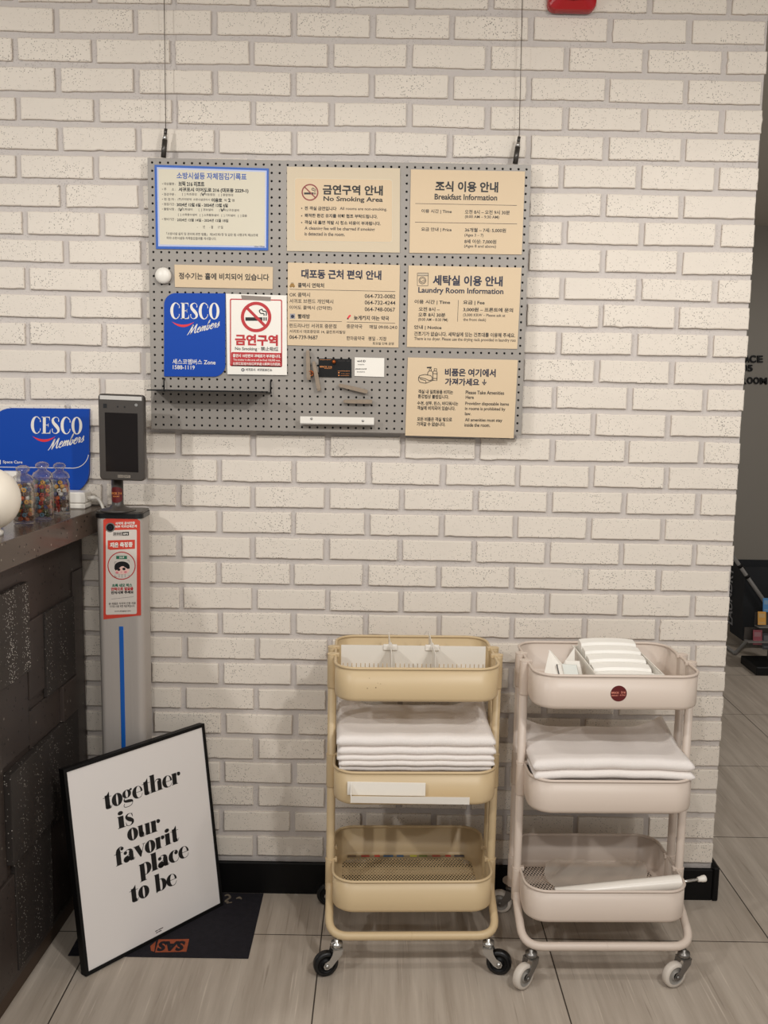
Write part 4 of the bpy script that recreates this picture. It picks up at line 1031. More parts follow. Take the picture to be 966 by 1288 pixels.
m = M(); m.prism([FP(bw, bw, -0.015), FP(FWD-bw, bw, -0.015), FP(FWD-bw, FH-bw, -0.015), FP(bw, FH-bw, -0.015)], -NF*0.003, BLACK); obj('back_board', m, root)
def fatface():
    G = {}
    hs = 0.05
    def stem(x0, x1, y0=0.0, y1=1.0, foot=True, head=True):
        p = rect2(x0, y0, x1, y1)
        if foot: p += rect2(x0-0.09, y0, x1+0.09, y0+hs)
        if head: p += [[(x0-0.10, y1-0.07), (x0+0.02, y1-0.05), (x0+0.02, y1), (x0-0.02, y1)]]
        return p
    O = ring2(0.5, 0.5, 0.5, 0.09, 36, 0.54, 0.47)
    G['o'] = (O, 1.0)
    G['e'] = (ring2(0.5, 0.5, 0.5, 0.22, 30, 0.53, 0.49, 0.60, 0, 285)+rect2(0.38, 0.48, 0.98, 0.52)+stroke2([(0.62,-0.01,0.05),(0.82,0.06,0.045),(0.97,0.30,0.03)]), 0.98)
    G['c'] = (ring2(0.5, 0.5, 0.5, 0.22, 30, 0.53, 0.49, 0.62, 62, 285)+disc2(0.74, 0.78, 0.17, 0.17)+stroke2([(0.62,1.0,0.05),(0.80,0.95,0.06),(0.86,0.80,0.06)])+stroke2([(0.62,-0.01,0.05),(0.82,0.06,0.045),(0.95,0.30,0.03)]), 0.95)
    G['t'] = (rect2(0.18, 0.10, 0.60, 1.15)+[[(0.18,1.0),(0.60,1.0),(0.60,1.40),(0.40,1.18)]]+rect2(0.02, 0.96, 0.80, 1.0)+disc2(0.42, 0.14, 0.245, 0.17)+stroke2([(0.50,0.0,0.06),(0.68,0.04,0.05),(0.80,0.26,0.03)]), 0.80)
    G['h'] = (stem(0.08, 0.50, 0, 1.52)+stem(0.76, 1.16, 0, 0.80, True, False)+stroke2([(0.50,0.80,0.03),(0.66,0.98,0.06),(0.86,0.99,0.10),(1.02,0.88,0.26),(0.96,0.72,0.40)]), 1.26)
    G['r'] = (stem(0.08, 0.52)+stroke2([(0.50,0.70,0.04),(0.58,0.92,0.04),(0.74,1.0,0.05)])+disc2(0.78, 0.83, 0.17, 0.17), 0.95)
    G['i'] = (stem(0.08, 0.52)+disc2(0.30, 1.26, 0.22, 0.17), 0.62)
    G['l'] = (stem(0.08, 0.52, 0, 1.52), 0.62)
    G['u'] = (stem(0.08, 0.48, 0.2, 1.0, False)+stem(0.72, 1.12, 0, 1.0, False)+disc2(0.32, 0.22, 0.24, 0.25)+stroke2([(0.40,0.0,0.06),(0.56,0.02,0.05),(0.72,0.20,0.03)])+rect2(1.0, 0, 1.22, hs), 1.22)
    G['f'] = (stem(0.18, 0.60, 0, 1.10, True, False)+rect2(0.02, 0.96, 0.78, 1.0)+stroke2([(0.39,1.05,0.42),(0.42,1.25,0.34),(0.54,1.42,0.12),(0.70,1.46,0.06),(0.80,1.40,0.05)])+disc2(0.76, 1.28, 0.15, 0.14), 0.82)
    G['a'] = (rect2(0.52, 0.14, 0.92, 0.78)+disc2(0.30, 0.24, 0.30, 0.27)+stroke2([(0.30,0.50,0.04),(0.44,0.53,0.04),(0.56,0.60,0.04)])+stroke2([(0.72,0.76,0.40),(0.66,0.92,0.22),(0.48,1.0,0.06),(0.28,0.97,0.05)])+disc2(0.22, 0.80, 0.16, 0.15)+disc2(0.74, 0.14, 0.21, 0.15)+stroke2([(0.84,0.0,0.05),(0.96,0.03,0.05),(1.04,0.18,0.03)])+disc2(0.28, 0.16, 0.24, 0.17), 1.04)
    G['v'] = ([[(0.0,1.0),(0.46,1.0),(0.72,0.36),(0.60,-0.03),(0.50,-0.03)]]+stroke2([(0.58,0.02,0.05),(0.94,1.0,0.05)], smooth=False)+rect2(-0.06, 0.965, 0.54, 1.0)+rect2(0.78, 0.965, 1.08, 1.0), 1.0)
    G['p'] = (stem(0.08, 0.50, -0.48, 1.0)+ring2(0.60, 0.5, 0.50, 0.12, 26, 0.53, 0.49, 0.58, -110, 110), 1.10)
    G['b'] = (stem(0.08, 0.48, 0.0, 1.52, False)+ring2(0.60, 0.5, 0.50, 0.12, 26, 0.53, 0.49, 0.58, -115, 110)+[[(0.08,0.0),(0.30,0.14),(0.14,-0.10)]], 1.10)
    G['s'] = (stroke2([(0.66,0.66,0.04),(0.64,0.90,0.04),(0.40,1.0,0.05),(0.18,0.86,0.16),(0.20,0.68,0.26),(0.42,0.50,0.34),(0.62,0.34,0.26),(0.62,0.14,0.16),(0.40,-0.01,0.05),(0.14,0.06,0.04),(0.08,0.32,0.04)])+[[(0.08,0.32),(0.08,0.0),(0.16,0.08)]]+[[(0.66,0.66),(0.66,1.0),(0.58,0.92)]], 0.72)
    G['g'] = (ring2(0.44, 0.68, 0.42, 0.12, 26, 0.35, 0.31)+disc2(0.86, 0.96, 0.11, 0.09)+stroke2([(0.70,0.90,0.04),(0.78,1.0,0.05),(0.88,1.0,0.05)])+stroke2([(0.24,0.36,0.05),(0.14,0.24,0.10),(0.24,0.10,0.20),(0.60,0.04,0.26),(0.86,-0.02,0.20),(0.92,-0.16,0.06),(0.80,-0.34,0.05),(0.46,-0.42,0.05),(0.14,-0.36,0.05),(0.08,-0.22,0.05),(0.16,-0.08,0.05)]), 0.98)
    return G
FG = fatface()
def fatline(m, t, pl, pr, hx):
    a = atplane(pl[0], pl[1], FP(0, 0), NF)-BL; b = atplane(pr[0], pr[1], FP(0, 0), NF)-BL
    ua, va, ub, vb = a.dot(U), a.dot(V), b.dot(U), b.dot(V); vv = (va+vb)/2
    x = 0; parts = []
    for ch in t:
        if ch == ' ': x += 0.55; continue
        pl_, w_ = FG[ch]; parts.append((pl_, x)); x += w_-0.02
    s = (ub-ua)/x
    sl = 0.0
    for pl_, x_ in parts:
        m.polys(pl_, lambda p, q: FP(ua+(p+x_+q*sl)*s, vv+(vb-va)*((p+x_)/x-.5)*0.5+q*hx, -0.0025), INK)
m = M(); HX = 0.0305
# pixel baselines, left and right end of each line
for t, pl, pr in (('together', (131.5,1018.8), (228.5,984.8)), ('is', (149.5,1042.6), (169.0,1037.0)), ('our', (161.5,1057.8), (203.2,1045.2)), ('favorit', (145.5,1090.4), (226.0,1057.6)), ('place', (176.5,1102.2), (238.4,1077.6)), ('to be', (164.5,1135.6), (223.4,1113.0))):
    fatline(m, t, pl, pr, HX)
for t, pl, pr in (('designed by letters', (196,1172.5), (206,1168.2)), ('print studio', (197,1174.5), (204,1171.5))):
    a = atplane(pl[0], pl[1], FP(0,0), NF); b = atplane(pr[0], pr[1], FP(0,0), NF)
    for q0, q1 in ((0, 0.35), (0.42, 1.0)): m.polys(rect2(q0, 0, q1, 1), lambda p, q: a+U*(p*(b-a).dot(U))+V*(q*0.0022)-NF*0.0025, INKGREY)
obj('lettering', m, root)

# ------------------------------------------------------------------ hallway beyond the wall
def wallword(pts, name):
    m = M()
    for t, x0, x1, yc, h in pts:
        vs, fs = text_geo(t, 0.03); f = px(3.668)
        base = [f(x0+(x1-x0)*p[0], yc+h/2-h*p[1]) for p in vs]
        m.add(base, fs, BLACK)
        n = len(base); m.add([p+Vector((0, 0.012, 0)) for p in base], fs, BLACK)
        # side walls of the cut letters
        from collections import Counter
        ec = Counter(); di = {}
        for q in fs:
            for i in range(len(q)):
                e = (q[i], q[(i+1) % len(q)]); k = tuple(sorted(e)); ec[k] += 1; di[k] = e
        sv = []; sf = []
        for k, c_ in ec.items():
            if c_ == 1:
                a, b = di[k]; i = len(sv); sv += [base[a], base[b], base[b]+Vector((0,.012,0)), base[a]+Vector((0,.012,0))]; sf.append((i,i+1,i+2,i+3))
        m.add(sv, sf, BLACK)
        m.polys([q for bx0 in () for q in ()], f, BLACK)
    return m
k = 876/51
root = thing('wall_lettering', 'raised black letters on the grey hallway wall behind the brick edge', 'lettering', at(950, 470, 3.68))
for t, x0, x1, yc, h in (('A', 938.0, 942.9, 451.6, 8.8), ('C', 943.3, 951.2, 451.6, 9.6), ('E', 952.9, 959.8, 451.6, 8.8), ('0', 934.6, 940.4, 463.0, 9.0), ('5', 941.2, 947.0, 463.0, 8.6), ('R', 932.6, 939.2, 479.0, 8.6), ('O', 940.0, 947.2, 478.6, 9.0), ('O', 948.0, 955.4, 478.8, 9.0), ('M', 956.4, 965.2, 479.2, 8.6)):
    obj('letter', wallword([(t, x0, x1, yc, h)], 'letter'), root)

# folding laundry hamper
hx0, hx1, hy0, hy1 = 2.045, 2.50, 2.66, 2.90
root = thing('laundry_hamper', 'black folding laundry hamper on grey crossed legs in the hallway', 'hamper', ((hx0+hx1)/2, (hy0+hy1)/2, 0))
m = M(); zt0, zt1, zb = 0.478, 0.50, 0.05; e = 0.004
def rg(z, ins): return [(hx0+ins, hy0+ins, z), (hx1-ins, hy0+ins, z), (hx1-ins, hy1-ins, z), (hx0+ins, hy1-ins, z)]
m.loft([rg(zb, 0.02), rg(0.25, 0.004), rg(zt0, 0), rg(zt0, e), rg(0.25, 0.01), rg(zb+0.01, 0.024)], HAMPER, cap=True); obj('bag', m, root)
m = M(); GR = mat('grey hamper leg', (128, 124, 120), 0.45)
yy = hy0-0.03
a0 = at(922, 699.5, yy); a1 = at(966, 763, yy); d = (a1-a0); a2 = a0+d*((0.012-a0.z)/d.z)
m.tube([a0, a2], 0.011, GR, 10); obj('leg', m, root)
m = M(); b0 = atz(925, 822, 0.012); b1 = at(956, 788, yy); d = (b1-b0); b2 = b0+d*((0.47-b0.z)/d.z); m.tube([b0, b2], 0.011, GR, 10); obj('leg', m, root)
m = M(); c0 = at(913, 806, hy1+0.03); m.tube([b0, (b0.x-0.0, hy1+0.03, 0.012)], 0.009, GR, 10); obj('foot_bar', m, root)
m = M(); q0 = Vector((b0.x, hy1+0.03, 0.012)); m.tube([q0, (hx1, hy1+0.03, 0.47)], 0.011, GR, 10); obj('leg', m, root)
m = M(); m.tube([(hx1+0.02, hy1+0.03, 0.012), (hx0-0.02, hy1+0.03, 0.50)], 0.011, GR, 10); obj('leg', m, root)
for s in (0.09, 0.20):
    m = M(); p = a0+(a2-a0)*s; m.tube([p, p+(a2-a0).normalized()*0.018], 0.0135, BLACK, 10); obj('joint_sleeve', m, root)
m = M(); LT = mat('grey hamper print', (150, 150, 152), 0.6)
m.text('LAUNDRY', (hx0-0.0035, hy0+0.165, 0.10), (0, 0, 1), (0, 1, 0) if False else (0, -1, 0), 0.34, -0.085, LT, 0.02)
m.v = [(hx0+0.004*(1-min(1, abs(z-0.05)/0.2))-0.0025 if z > 0.25 else hx0+0.004+(0.016*(0.25-z)/0.2)-0.0025, y, z) for x, y, z in m.v]
obj('lettering', m, root)

# brochure rack
p = atz(951, 850, 0)
root = thing('brochure_rack', 'dark floor rack for brochures at the right edge of the picture', 'rack', (p.x+0.16, p.y+0.1, 0))
m = M(); m.box((p.x, p.y, 0), (p.x+0.34, p.y+0.22, 0.045), BLACK, 0.004); obj('base', m, root)
m = M(); m.box((p.x+0.12, p.y+0.14, 0.045), (p.x+0.16, p.y+0.17, 0.50), DEVICE); m.box((p.x+0.26, p.y+0.14, 0.045), (p.x+0.30, p.y+0.17, 0.50), DEVICE); obj('post', m, root)
LEDGE = mat('grey rack shelf', (120, 116, 112), 0.5)
yl = p.y+0.08
for xs_, zs_ in ((941.5, 806.8), (955.0, 788.0)):
    e0 = at(xs_, zs_, yl); m = M(); m.prism([(e0.x, yl, e0.z-0.008), (e0.x+0.34, yl, e0.z-0.008), (e0.x+0.34, yl+0.06, e0.z-0.012), (e0.x, yl+0.06, e0.z-0.012)], (0, 0, 0.006), LEDGE)
    m.box((e0.x, yl+0.06, e0.z-0.012), (e0.x+0.34, yl+0.066, e0.z+0.06), DEVICE); obj('shelf', m, root)
for (x0_, y0_, x1_, y1_, col, lab, dz) in ((948.5, 793, 958.5, 811, (160, 78, 88), 'pink brochure on the lower shelf of the floor rack', 0.03), (960.5, 797, 972, 817, (58, 56, 60), 'dark brochure beside the pink one on the floor rack', 0.03),
        (954.5, 770, 963.5, 786, (206, 150, 66), 'orange brochure on the upper shelf of the floor rack', 0.015), (961.0, 753, 970, 770, (70, 126, 178), 'blue brochure standing above the orange one on the floor rack', 0.045)):
    yv = yl+dz; a = at(x0_, y0_, yv); b = at(x1_, y1_, yv)
    m = M(); m.prism([(a.x, yv, b.z), (b.x, yv, b.z), (b.x, yv+0.012, a.z), (a.x, yv+0.012, a.z)], (0, 0.004, 0), mat('brochure cover', col, 0.4))
    hgt = a.z-b.z
    for t0, t1 in ((0.12, 0.2), (0.55, 0.85)):
        m.add([(a.x+(b.x-a.x)*u, yv+0.012*v-0.0006, b.z+hgt*v) for u, v in ((0.12, t0), (0.85, t0), (0.85, t1), (0.12, t1))], [(0,1,2,3)], mat('brochure picture', tuple(min(255, int(v*0.6+70)) for v in col), 0.4))
    single('brochure', m, lab, 'brochure', (a.x, yv, b.z), 'brochures in the hallway rack')
# ------------------------------------------------------------------ trolleys
TW, TD, TH = 0.404, 0.300, 0.0855              # tray width, depth, height
TZ = (0.697, 0.4345, 0.151)                    # undersides of the three trays
TR = 0.055
def mesh_floor():
    """crossing strips of the expanded metal floor, in the tray's own frame"""
    m = M(); hx, hy = TW/2-0.024, TD/2-0.022; p = 0.0160; wd = 0.0030; t = 0.0009
    n = int((hx*1.86+hy)*2/p)+2
    for s in (1, -1):
        for k in range(-n, n+1):
            c = k*p*1.0
            # line: 0.8*x*s + y = c  (slightly flattened diamonds)
            pts = []
            g = 1.86*s
            for X_ in (-hx, hx):
                y = c-g*X_
                if -hy <= y <= hy: pts.append((X_, y))
            for Y_ in (-hy, hy):
                x = (c-Y_)/g
                if -hx < x < hx: pts.append((x, Y_))
            if len(pts) < 2: continue
            a, b = Vector((*pts[0], 0)), Vector((*pts[1], 0))
            if (b-a).length < 0.004: continue
            d = (b-a).normalized(); nn = Vector((-d.y, d.x, 0))*wd/2
            z = 0.0004*s
            m.add([a+nn+Vector((0,0,z)), a-nn+Vector((0,0,z)), b-nn+Vector((0,0,z)), b+nn+Vector((0,0,z))], [(0,1,2,3)], 0)
    return m
def make_trolley(label, paint, tyre, forkm, hubm, loc, rz, swivel):
    root = thing('utility_trolley', label, 'trolley', loc, rz, 'three tier metal trolleys')
    L = lambda name, m, par: obj(name, m, par, world=False)
    hw, hd = TW/2, TD/2
    for ti, z0 in enumerate(TZ):
        m = M(); t = 0.0014
        def out(ins, z, r=TR): return [(p[0], p[1], z) for p in rrect(-hw+ins, -hd+ins, hw-ins, hd-ins, r-ins*0.8, 8)]
        fl = 0.024
        m.loft([out(fl, z0+0.001), out(0.006, z0), out(0.0012, z0+0.004), out(0, z0+0.010), out(0, z0+TH-0.003), out(t, z0+TH-0.003), out(t, z0+0.010), out(0.007, z0+0.002), out(fl, z0+0.002)], paint, smooth=True)
        rim = [Vector(p) for p in out(0.0006, z0+TH-0.002)]
        m.tube(rim, 0.0036, paint, 8, closed=True)
        tr = L('tray', m, root)
        q = mesh_floor(); q.mats = [paint]; q.mi = [0]*len(q.f); q.v = [(x, y, z+z0+0.0018) for x, y, z in q.v]
        L('mesh_floor', q, tr)
        for sx in (-1, 1):
            for sy in (-0.036, 0.030):
                m = M(); x = sx*(hw+0.004)
                m.prism([(x+sx*0.003+0.0135*math.cos(a), sy+0.0135*math.sin(a), z0+TH-0.001) for a in [2*PI*k/14 for k in range(14)]], (0, 0, 0.0035), paint)
                m.box((x-sx*0.014, sy-0.007, z0+TH-0.006), (x+sx*0.004, sy+0.007, z0+TH+0.0035), paint, 0.001)
                m.lathe([(0.0122, z0+TH-0.085), (0.0130, z0+TH-0.083), (0.0130, z0+TH-0.004), (0.0130, z0+TH-0.001)], (x+sx*0.003, sy, 0), paint, 16)
                L('bracket', m, tr)
        if ti == 2:
            pass
    px_ = hw+0.0075
    for s, pyv, yb, name in ((-1, -0.036, -hd-0.012, 'front_frame'), (1, 0.030, hd+0.006, 'rear_frame')):
        m = M()
        def side(sx):
            return [Vector((sx*px_, pyv, TZ[0]+TH-0.006)), Vector((sx*px_, pyv, 0.160)), Vector((sx*px_, yb, 0.098))]
        pts = side(-1)+list(reversed(side(1)))
        path = fillet(pts, 0.050, 7)
        m.tube(path, 0.0106, paint, 12)
        m.tube([(-0.004, yb, 0.098), (-0.0025, yb, 0.098)], 0.0110, paint, 12)
        L(name, m, root)
    for (sx, sy), (du, dv) in zip(((-1,-1), (1,-1), (-1,1), (1,1)), swivel):
        bx0 = sx*(px_-0.020); by0 = (-hd-0.012+0.0) if sy < 0 else hd+0.002
        base = Vector((bx0, by0, 0)); u = Vector((du, dv, 0)).normalized(); n = Vector((-u.y, u.x, 0))
        m = M()
        m.lathe([(0.006, 0.0905), (0.006, 0.084), (0.0145, 0.083), (0.0150, 0.079), (0.0150, 0.074), (0.012, 0.072), (0.012, 0.069)], base, forkm, 18)
        prof = [(-0.013, 0.071), (0.012, 0.071), (0.015, 0.058), (0.022, 0.046), (0.033, 0.040), (0.037, 0.032), (0.034, 0.024), (0.026, 0.022), (0.016, 0.027), (0.005, 0.040), (-0.010, 0.056)]
        for sd in (-1, 1):
            pts = [base+u*a+n*(sd*0.0135)+Vector((0,0,b)) for a, b in prof]
            m.prism(pts, n*(sd*0.0018), forkm)
        m.prism([base+u*a+n*b+Vector((0,0,0.069)) for a, b in ((-0.013,-0.0153),(0.013,-0.0153),(0.013,0.0153),(-0.013,0.0153))], (0,0,0.003), forkm)
        ax = base+u*0.028+Vector((0,0,0.0318))
        for sd in (-1, 1):
            m.tube([ax+n*(sd*0.0150), ax+n*(sd*0.0185)], 0.0055, forkm, 8)
        cst = L('caster', m, root)
        m = M()
        rings = []
        for r_, h in ((0.0075, -0.0095), (0.0115, -0.0105), (0.0118, -0.0060), (0.0205, -0.0060), (0.0225, -0.0100), (0.0290, -0.0100), (0.0315, -0.0060), (0.0315, 0.0060), (0.0290, 0.0100), (0.0225, 0.0100), (0.0205, 0.0060), (0.0118, 0.0060), (0.0115, 0.0105), (0.0075, 0.0095)):
            rings.append([ax+n*h+u*(r_*math.cos(2*PI*k/28))+Vector((0,0,r_*math.sin(2*PI*k/28))) for k in range(28)])
        m.loft(rings[:5], hubm, smooth=True); m.loft(rings[4:10], tyre, smooth=True); m.loft(rings[9:], hubm, smooth=True)
        L('wheel', m, cst)
    return root
CHROME = mat('chrome fork', (190, 188, 184), 0.25, metal=0.9)
WTYRE = mat('off white rubber', (206, 196, 184), 0.5); WHUB = mat('grey wheel hub', (150, 144, 136), 0.5); GFORK = mat('dull steel fork', (130, 126, 122), 0.35, metal=0.8)
C1 = Vector((0.0925, -0.2120, 0)); R1 = math.radians(2.0)
C2 = Vector((0.5735, -0.2440, 0)); R2 = math.radians(1.4)
make_trolley('cream three tier trolley with black wheels and stacked towels', CREAMPAINT, BLACKGLOSS, CHROME, BLACK, C1, R1, ((-1.0, -0.30), (1.0, -0.22), (-1.0, 0.1), (0.6, 0.7)))
make_trolley('white three tier trolley with white wheels and a round maroon sticker', WHITEPAINT, WTYRE, GFORK, WHUB, C2, R2, ((-0.75, -0.65), (-0.92, -0.38), (-0.9, 0.3), (0.6, 0.7)))
def TL(cc, rz, x, y, z):
    return Vector((cc.x+x*math.cos(rz)-y*math.sin(rz), cc.y+x*math.sin(rz)+y*math.cos(rz), z))

# maroon sticker and dents on the trays
def find(root_lab, part):
    r_ = [o for o in C.objects if o.get('label', '').startswith(root_lab)][0]
    return r_, [c for c in r_.children if c.name.startswith(part)]
rt, trays = find('white three tier', 'tray')
m = M(); sx, sz = -0.003, TZ[0]+0.0415; ys = -TD/2-0.0006
m.prism([(sx+p[0], ys, sz+p[1]) for p in disc2(0, 0, 0.0195, n=32)[0]], (0, 0.0005, 0), BROWNRED)
s_ = obj('sticker', m, trays[0], world=False); part_label(s_, 'round maroon sticker')
m = M()
for t_, x0_, x1_, z_, h in (('BRICK', -0.0175, 0.001, 0.0022, 0.0048), ('216', 0.005, 0.0165, 0.0032, 0.0055), ('RESORT', -0.0165, -0.001, -0.0048, 0.0030), ('& STAY', 0.003, 0.0165, -0.0038, 0.0030)):
    m.text(t_, (sx+x0_, ys-0.0004, sz+z_-h/2), (1,0,0), (0,0,1), x1_-x0_, h, PINKTXT, 0.02)
obj('sticker_print', m, trays[0], world=False)
rt1, trays1 = find('cream three tier', 'tray')
CHIP = mat('paint chip', (96, 74, 50), 0.6)
m = M()
for (u, v, r_) in ((459.3, 865.0, 0.0012), (470.0, 864.2, 0.0014), (476.0, 859.5, 0.0008), (461.8, 852.3, 0.0008), (472.5, 858.5, 0.0006)):
    q = at(u, v, -0.362); dx = q.x-C1.x; m.prism([(dx+p[0], ys, q.z+p[1]) for p in disc2(0, 0, r_, r_*0.8, 9)[0]], (0, 0.0006, 0), CHIP)
obj('paint_chip', m, trays1[0], world=False)

# ------------------------------------------------------------------ towels
def towel_mesh(w_, d_, t_, seed, top=False, cc=None, rz=0, z0=0, xo=0, yo=0, wave=0.003, bow=0.0, sag=0.0):
    rn = random.Random(seed); ph = [rn.uniform(0, 6) for _ in range(4)]
    nx, ny = 40, 22; m = M(); rings = []
    def zoff(x, y):
        a = wave*(math.sin(5.5*(x+0.5)*1.0*2+ph[0])*0.6+math.sin(11*x+ph[1])*0.4)
        c = 0.0
        if top:
            e = max(0.0, abs(x)-0.55)/0.45; yb = max(0.0, (y+0.1))
            c = sag*(e**1.6)*yb-0.004*yb
        return a*(0.4+0.6*(1-abs(y))) + bow*(1-x*x)*(1-0.5*(y+1)/1) + c
    ring_n = []
    for i in range(nx+1):
        s = -1+2*i/nx; e = 1-max(0, abs(s)-0.965)/0.035*0.8
        x = s*w_/2
        pts = []
        # closed profile: front fold round, top to the back, down, bottom to the front
        h = t_/2*(0.35+0.65*math.sqrt(max(0.0, 1-((abs(s)-0.96)/0.04)**2)) if abs(s) > 0.96 else 1.0)
        for k in range(7): a = PI/2*1+PI*k/6; pts.append((-d_/2+h+h*math.cos(a), h*math.sin(a)))
        pts = list(reversed(pts))                      # bottom -> front -> top
        top_pts = [(-d_/2+h+(d_-2*h)*k/ny, h) for k in range(1, ny+1)]
        back = [(d_/2-h+h*math.cos(a), h*math.sin(a)) for a in (PI/3, 0, -PI/3)]
        bot = [(d_/2-h-(d_-2*h)*k/6, -h) for k in range(0, 6)]
        prof = pts+top_pts+back+bot
        rg_ = []
        for (y, z) in prof:
            yy_ = y/(d_/2)
            p = TL(cc, rz, xo+x, yo+y+rn.uniform(-.0004, .0004), 0); rg_.append((p.x, p.y, z0+t_/2+z+zoff(s, yy_)))
        rings.append(rg_)
    m.loft(rings, TOWEL, cap=True, smooth=True)
    return m
def towel_stack(cc, rz, zs, group, labs, w_, yo, bow, seed0, fronts, din=9):
    for i, (z0, t_, lab) in enumerate(labs):
        top = (i == 0)
        fr = fronts[i] if i < len(fronts) else 0.0
        m = towel_mesh(w_[i], 0.265 if i < din else (0.252 if i == din else 0.238), t_, seed0, top, cc, rz, z0, 0.0 + (0.002 if i % 2 else -0.001), yo-fr, wave=0.0016, bow=bow if i < din else 0.0, sag=0.035)
        b = TL(cc, rz, 0, yo, z0)
        single('folded_towel', m, lab, 'towel', b, group)
TB = TZ[1]+0.003
labs = []
zz = [(0.5780, 0.0275), (0.5570, 0.0215), (0.5425, 0.0150), (0.5280, 0.0150), (0.5135, 0.0150), (0.4945, 0.0190), (0.4755, 0.0190), (0.4565, 0.0190), (0.4390, 0.0175)]
names = ['topmost white towel of the stack on the cream trolley', 'second white towel from the top on the cream trolley', 'third white towel from the top on the cream trolley', 'fourth white towel from the top on the cream trolley', 'fifth towel on the cream trolley, lowest above the tray rim',
         'sixth white towel down, inside the cream tray', 'seventh white towel down, inside the cream tray', 'eighth white towel down, inside the cream tray', 'bottom white towel on the floor of the cream tray']
towel_stack(C1, R1, 0, 'folded towels on the cream trolley', [(a, b, n) for (a, b), n in zip(zz, names)], [0.390, 0.388, 0.387, 0.384, 0.376, 0.356, 0.356, 0.356, 0.356], -0.006, 0.0012, 20, [0.004, 0.003, 0.002, 0.0015, 0.0], 4)
zz = [(0.5345, 0.0285), (0.5130, 0.0215), (0.4945, 0.0185), (0.4760, 0.0185), (0.4575, 0.0185), (0.4390, 0.0185)]
names = ['topmost white towel of the stack on the white trolley', 'second white towel from the top on the white trolley', 'third towel on the white trolley, at the tray rim', 'fourth white towel down, inside the white tray', 'fifth white towel down, inside the white tray', 'bottom white towel on the floor of the white tray']
towel_stack(C2, R2, 0, 'folded towels on the white trolley', [(a, b, n) for (a, b), n in zip(zz, names)], [0.394, 0.392, 0.372, 0.356, 0.356, 0.356], -0.004, 0.006, 50, [0.003, 0.004, 0.0], 2)

# ------------------------------------------------------------------ cream trolley: dividers, holder, paper strip
zf = TZ[0]+0.0032
cA = TL(C1, R1, 0, 0, zf)
root = thing('drawer_divider', 'white slotted drawer divider with two cross strips in the cream top tray', 'divider', (cA.x, cA.y, zf))
a = at(429.3, 807, -0.225); b = at(611.5, 811, -0.225)
ya, yb_ = -0.226, -0.219; zt = zf+0.099
m = M(); n = 33; x0, x1 = a.x, b.x; zslot = zf+0.052
def dl(x): return ya+(yb_-ya)*(x-x0)/(x1-x0)
th = 0.0018; sw = 0.0020
xs = [x0+(x1-x0)*(k+0.5)/n for k in range(n)]
prev = x0
for xk in xs+[None]:
    e = (xk-sw/2) if xk is not None else x1
    m.prism([(prev, dl(prev), zf), (e, dl(e), zf), (e, dl(e), zslot), (prev, dl(prev), zslot)], (0, th, 0), WHITE)
    if xk is not None: prev = xk+sw/2
m.prism([(x0, ya, zslot), (x1, yb_, zslot), (x1, yb_, zt), (x0, ya, zt)], (0, th, 0), WHITE)
m.prism([(x0, ya, zf), (x1, yb_, zf), (x1, yb_, zf+0.040), (x0, ya, zf+0.040)], (0, th, 0), WHITE)
obj('long_panel', m, root)
for (ux, vx) in (((486.4, 792.5), (497.5, 826)), ((538.6, 792.5), (551.2, 826))):
    cl = at((ux[0]+vx[0])/2-1, 810, -0.224)
    x_ = cl.x; yc_ = dl(x_)
    m = M(); m.box((x_-0.0008, yc_-0.100, zf), (x_+0.0008, yc_+0.108, zt+0.006), WHITE); m.v = [(x+(y-yc_)*(-0.03), y, z) for x, y, z in m.v]; obj('cross_panel', m, root)
    m = M(); m.box((x_-0.018, yc_-0.005, zt-0.012), (x_+0.018, yc_+0.007, zt+0.002), WHITE, 0.0015); m.box((x_-0.004, yc_-0.018, zt-0.008), (x_+0.004, yc_+0.020, zt+0.003), WHITE, 0.001); obj('clip', m, root)

yq = TL(C1, R1, -0.10, -TD/2, 0).y-0.0015
pA_ = at(437.0, 982.8, yq); pB_ = at(535, 1001, yq); pC = at(441, 1002, yq-0.03); pD = at(590.5, 1008, yq-0.03)
root = thing('label_holder', 'white label holder with a tilted front lip on the middle cream tray', 'holder', ((pA_.x+pB_.x)/2, yq, pB_.z))
m = M(); m.box((pA_.x, yq-0.0025, pB_.z), (pB_.x, yq-0.0005, pA_.z), PAPER, 0.0006); obj('back_plate', m, root)
m = M(); zl = (pC.z+pD.z)/2
m.prism([(pC.x, yq-0.001, zl-0.016), (pD.x, yq-0.001, zl-0.016), (pD.x, yq-0.030, zl-0.012), (pC.x, yq-0.030, zl-0.012)], (0, 0, 0.0015), PAPER)
m.prism([(pC.x, yq-0.030, zl-0.012), (pD.x, yq-0.030, zl-0.012), (pD.x, yq-0.034, zl+0.008), (pC.x, yq-0.034, zl+0.006)], (0, 0.0015, 0), PAPER)
m.prism([(pC.x, yq-0.001, zl-0.015), (pC.x, yq-0.032, zl-0.012), (pC.x, yq-0.034, zl+0.006), (pC.x, yq-0.001, zl+0.028)], (0.0014, 0, 0), PAPER)
obj('front_lip', m, root)

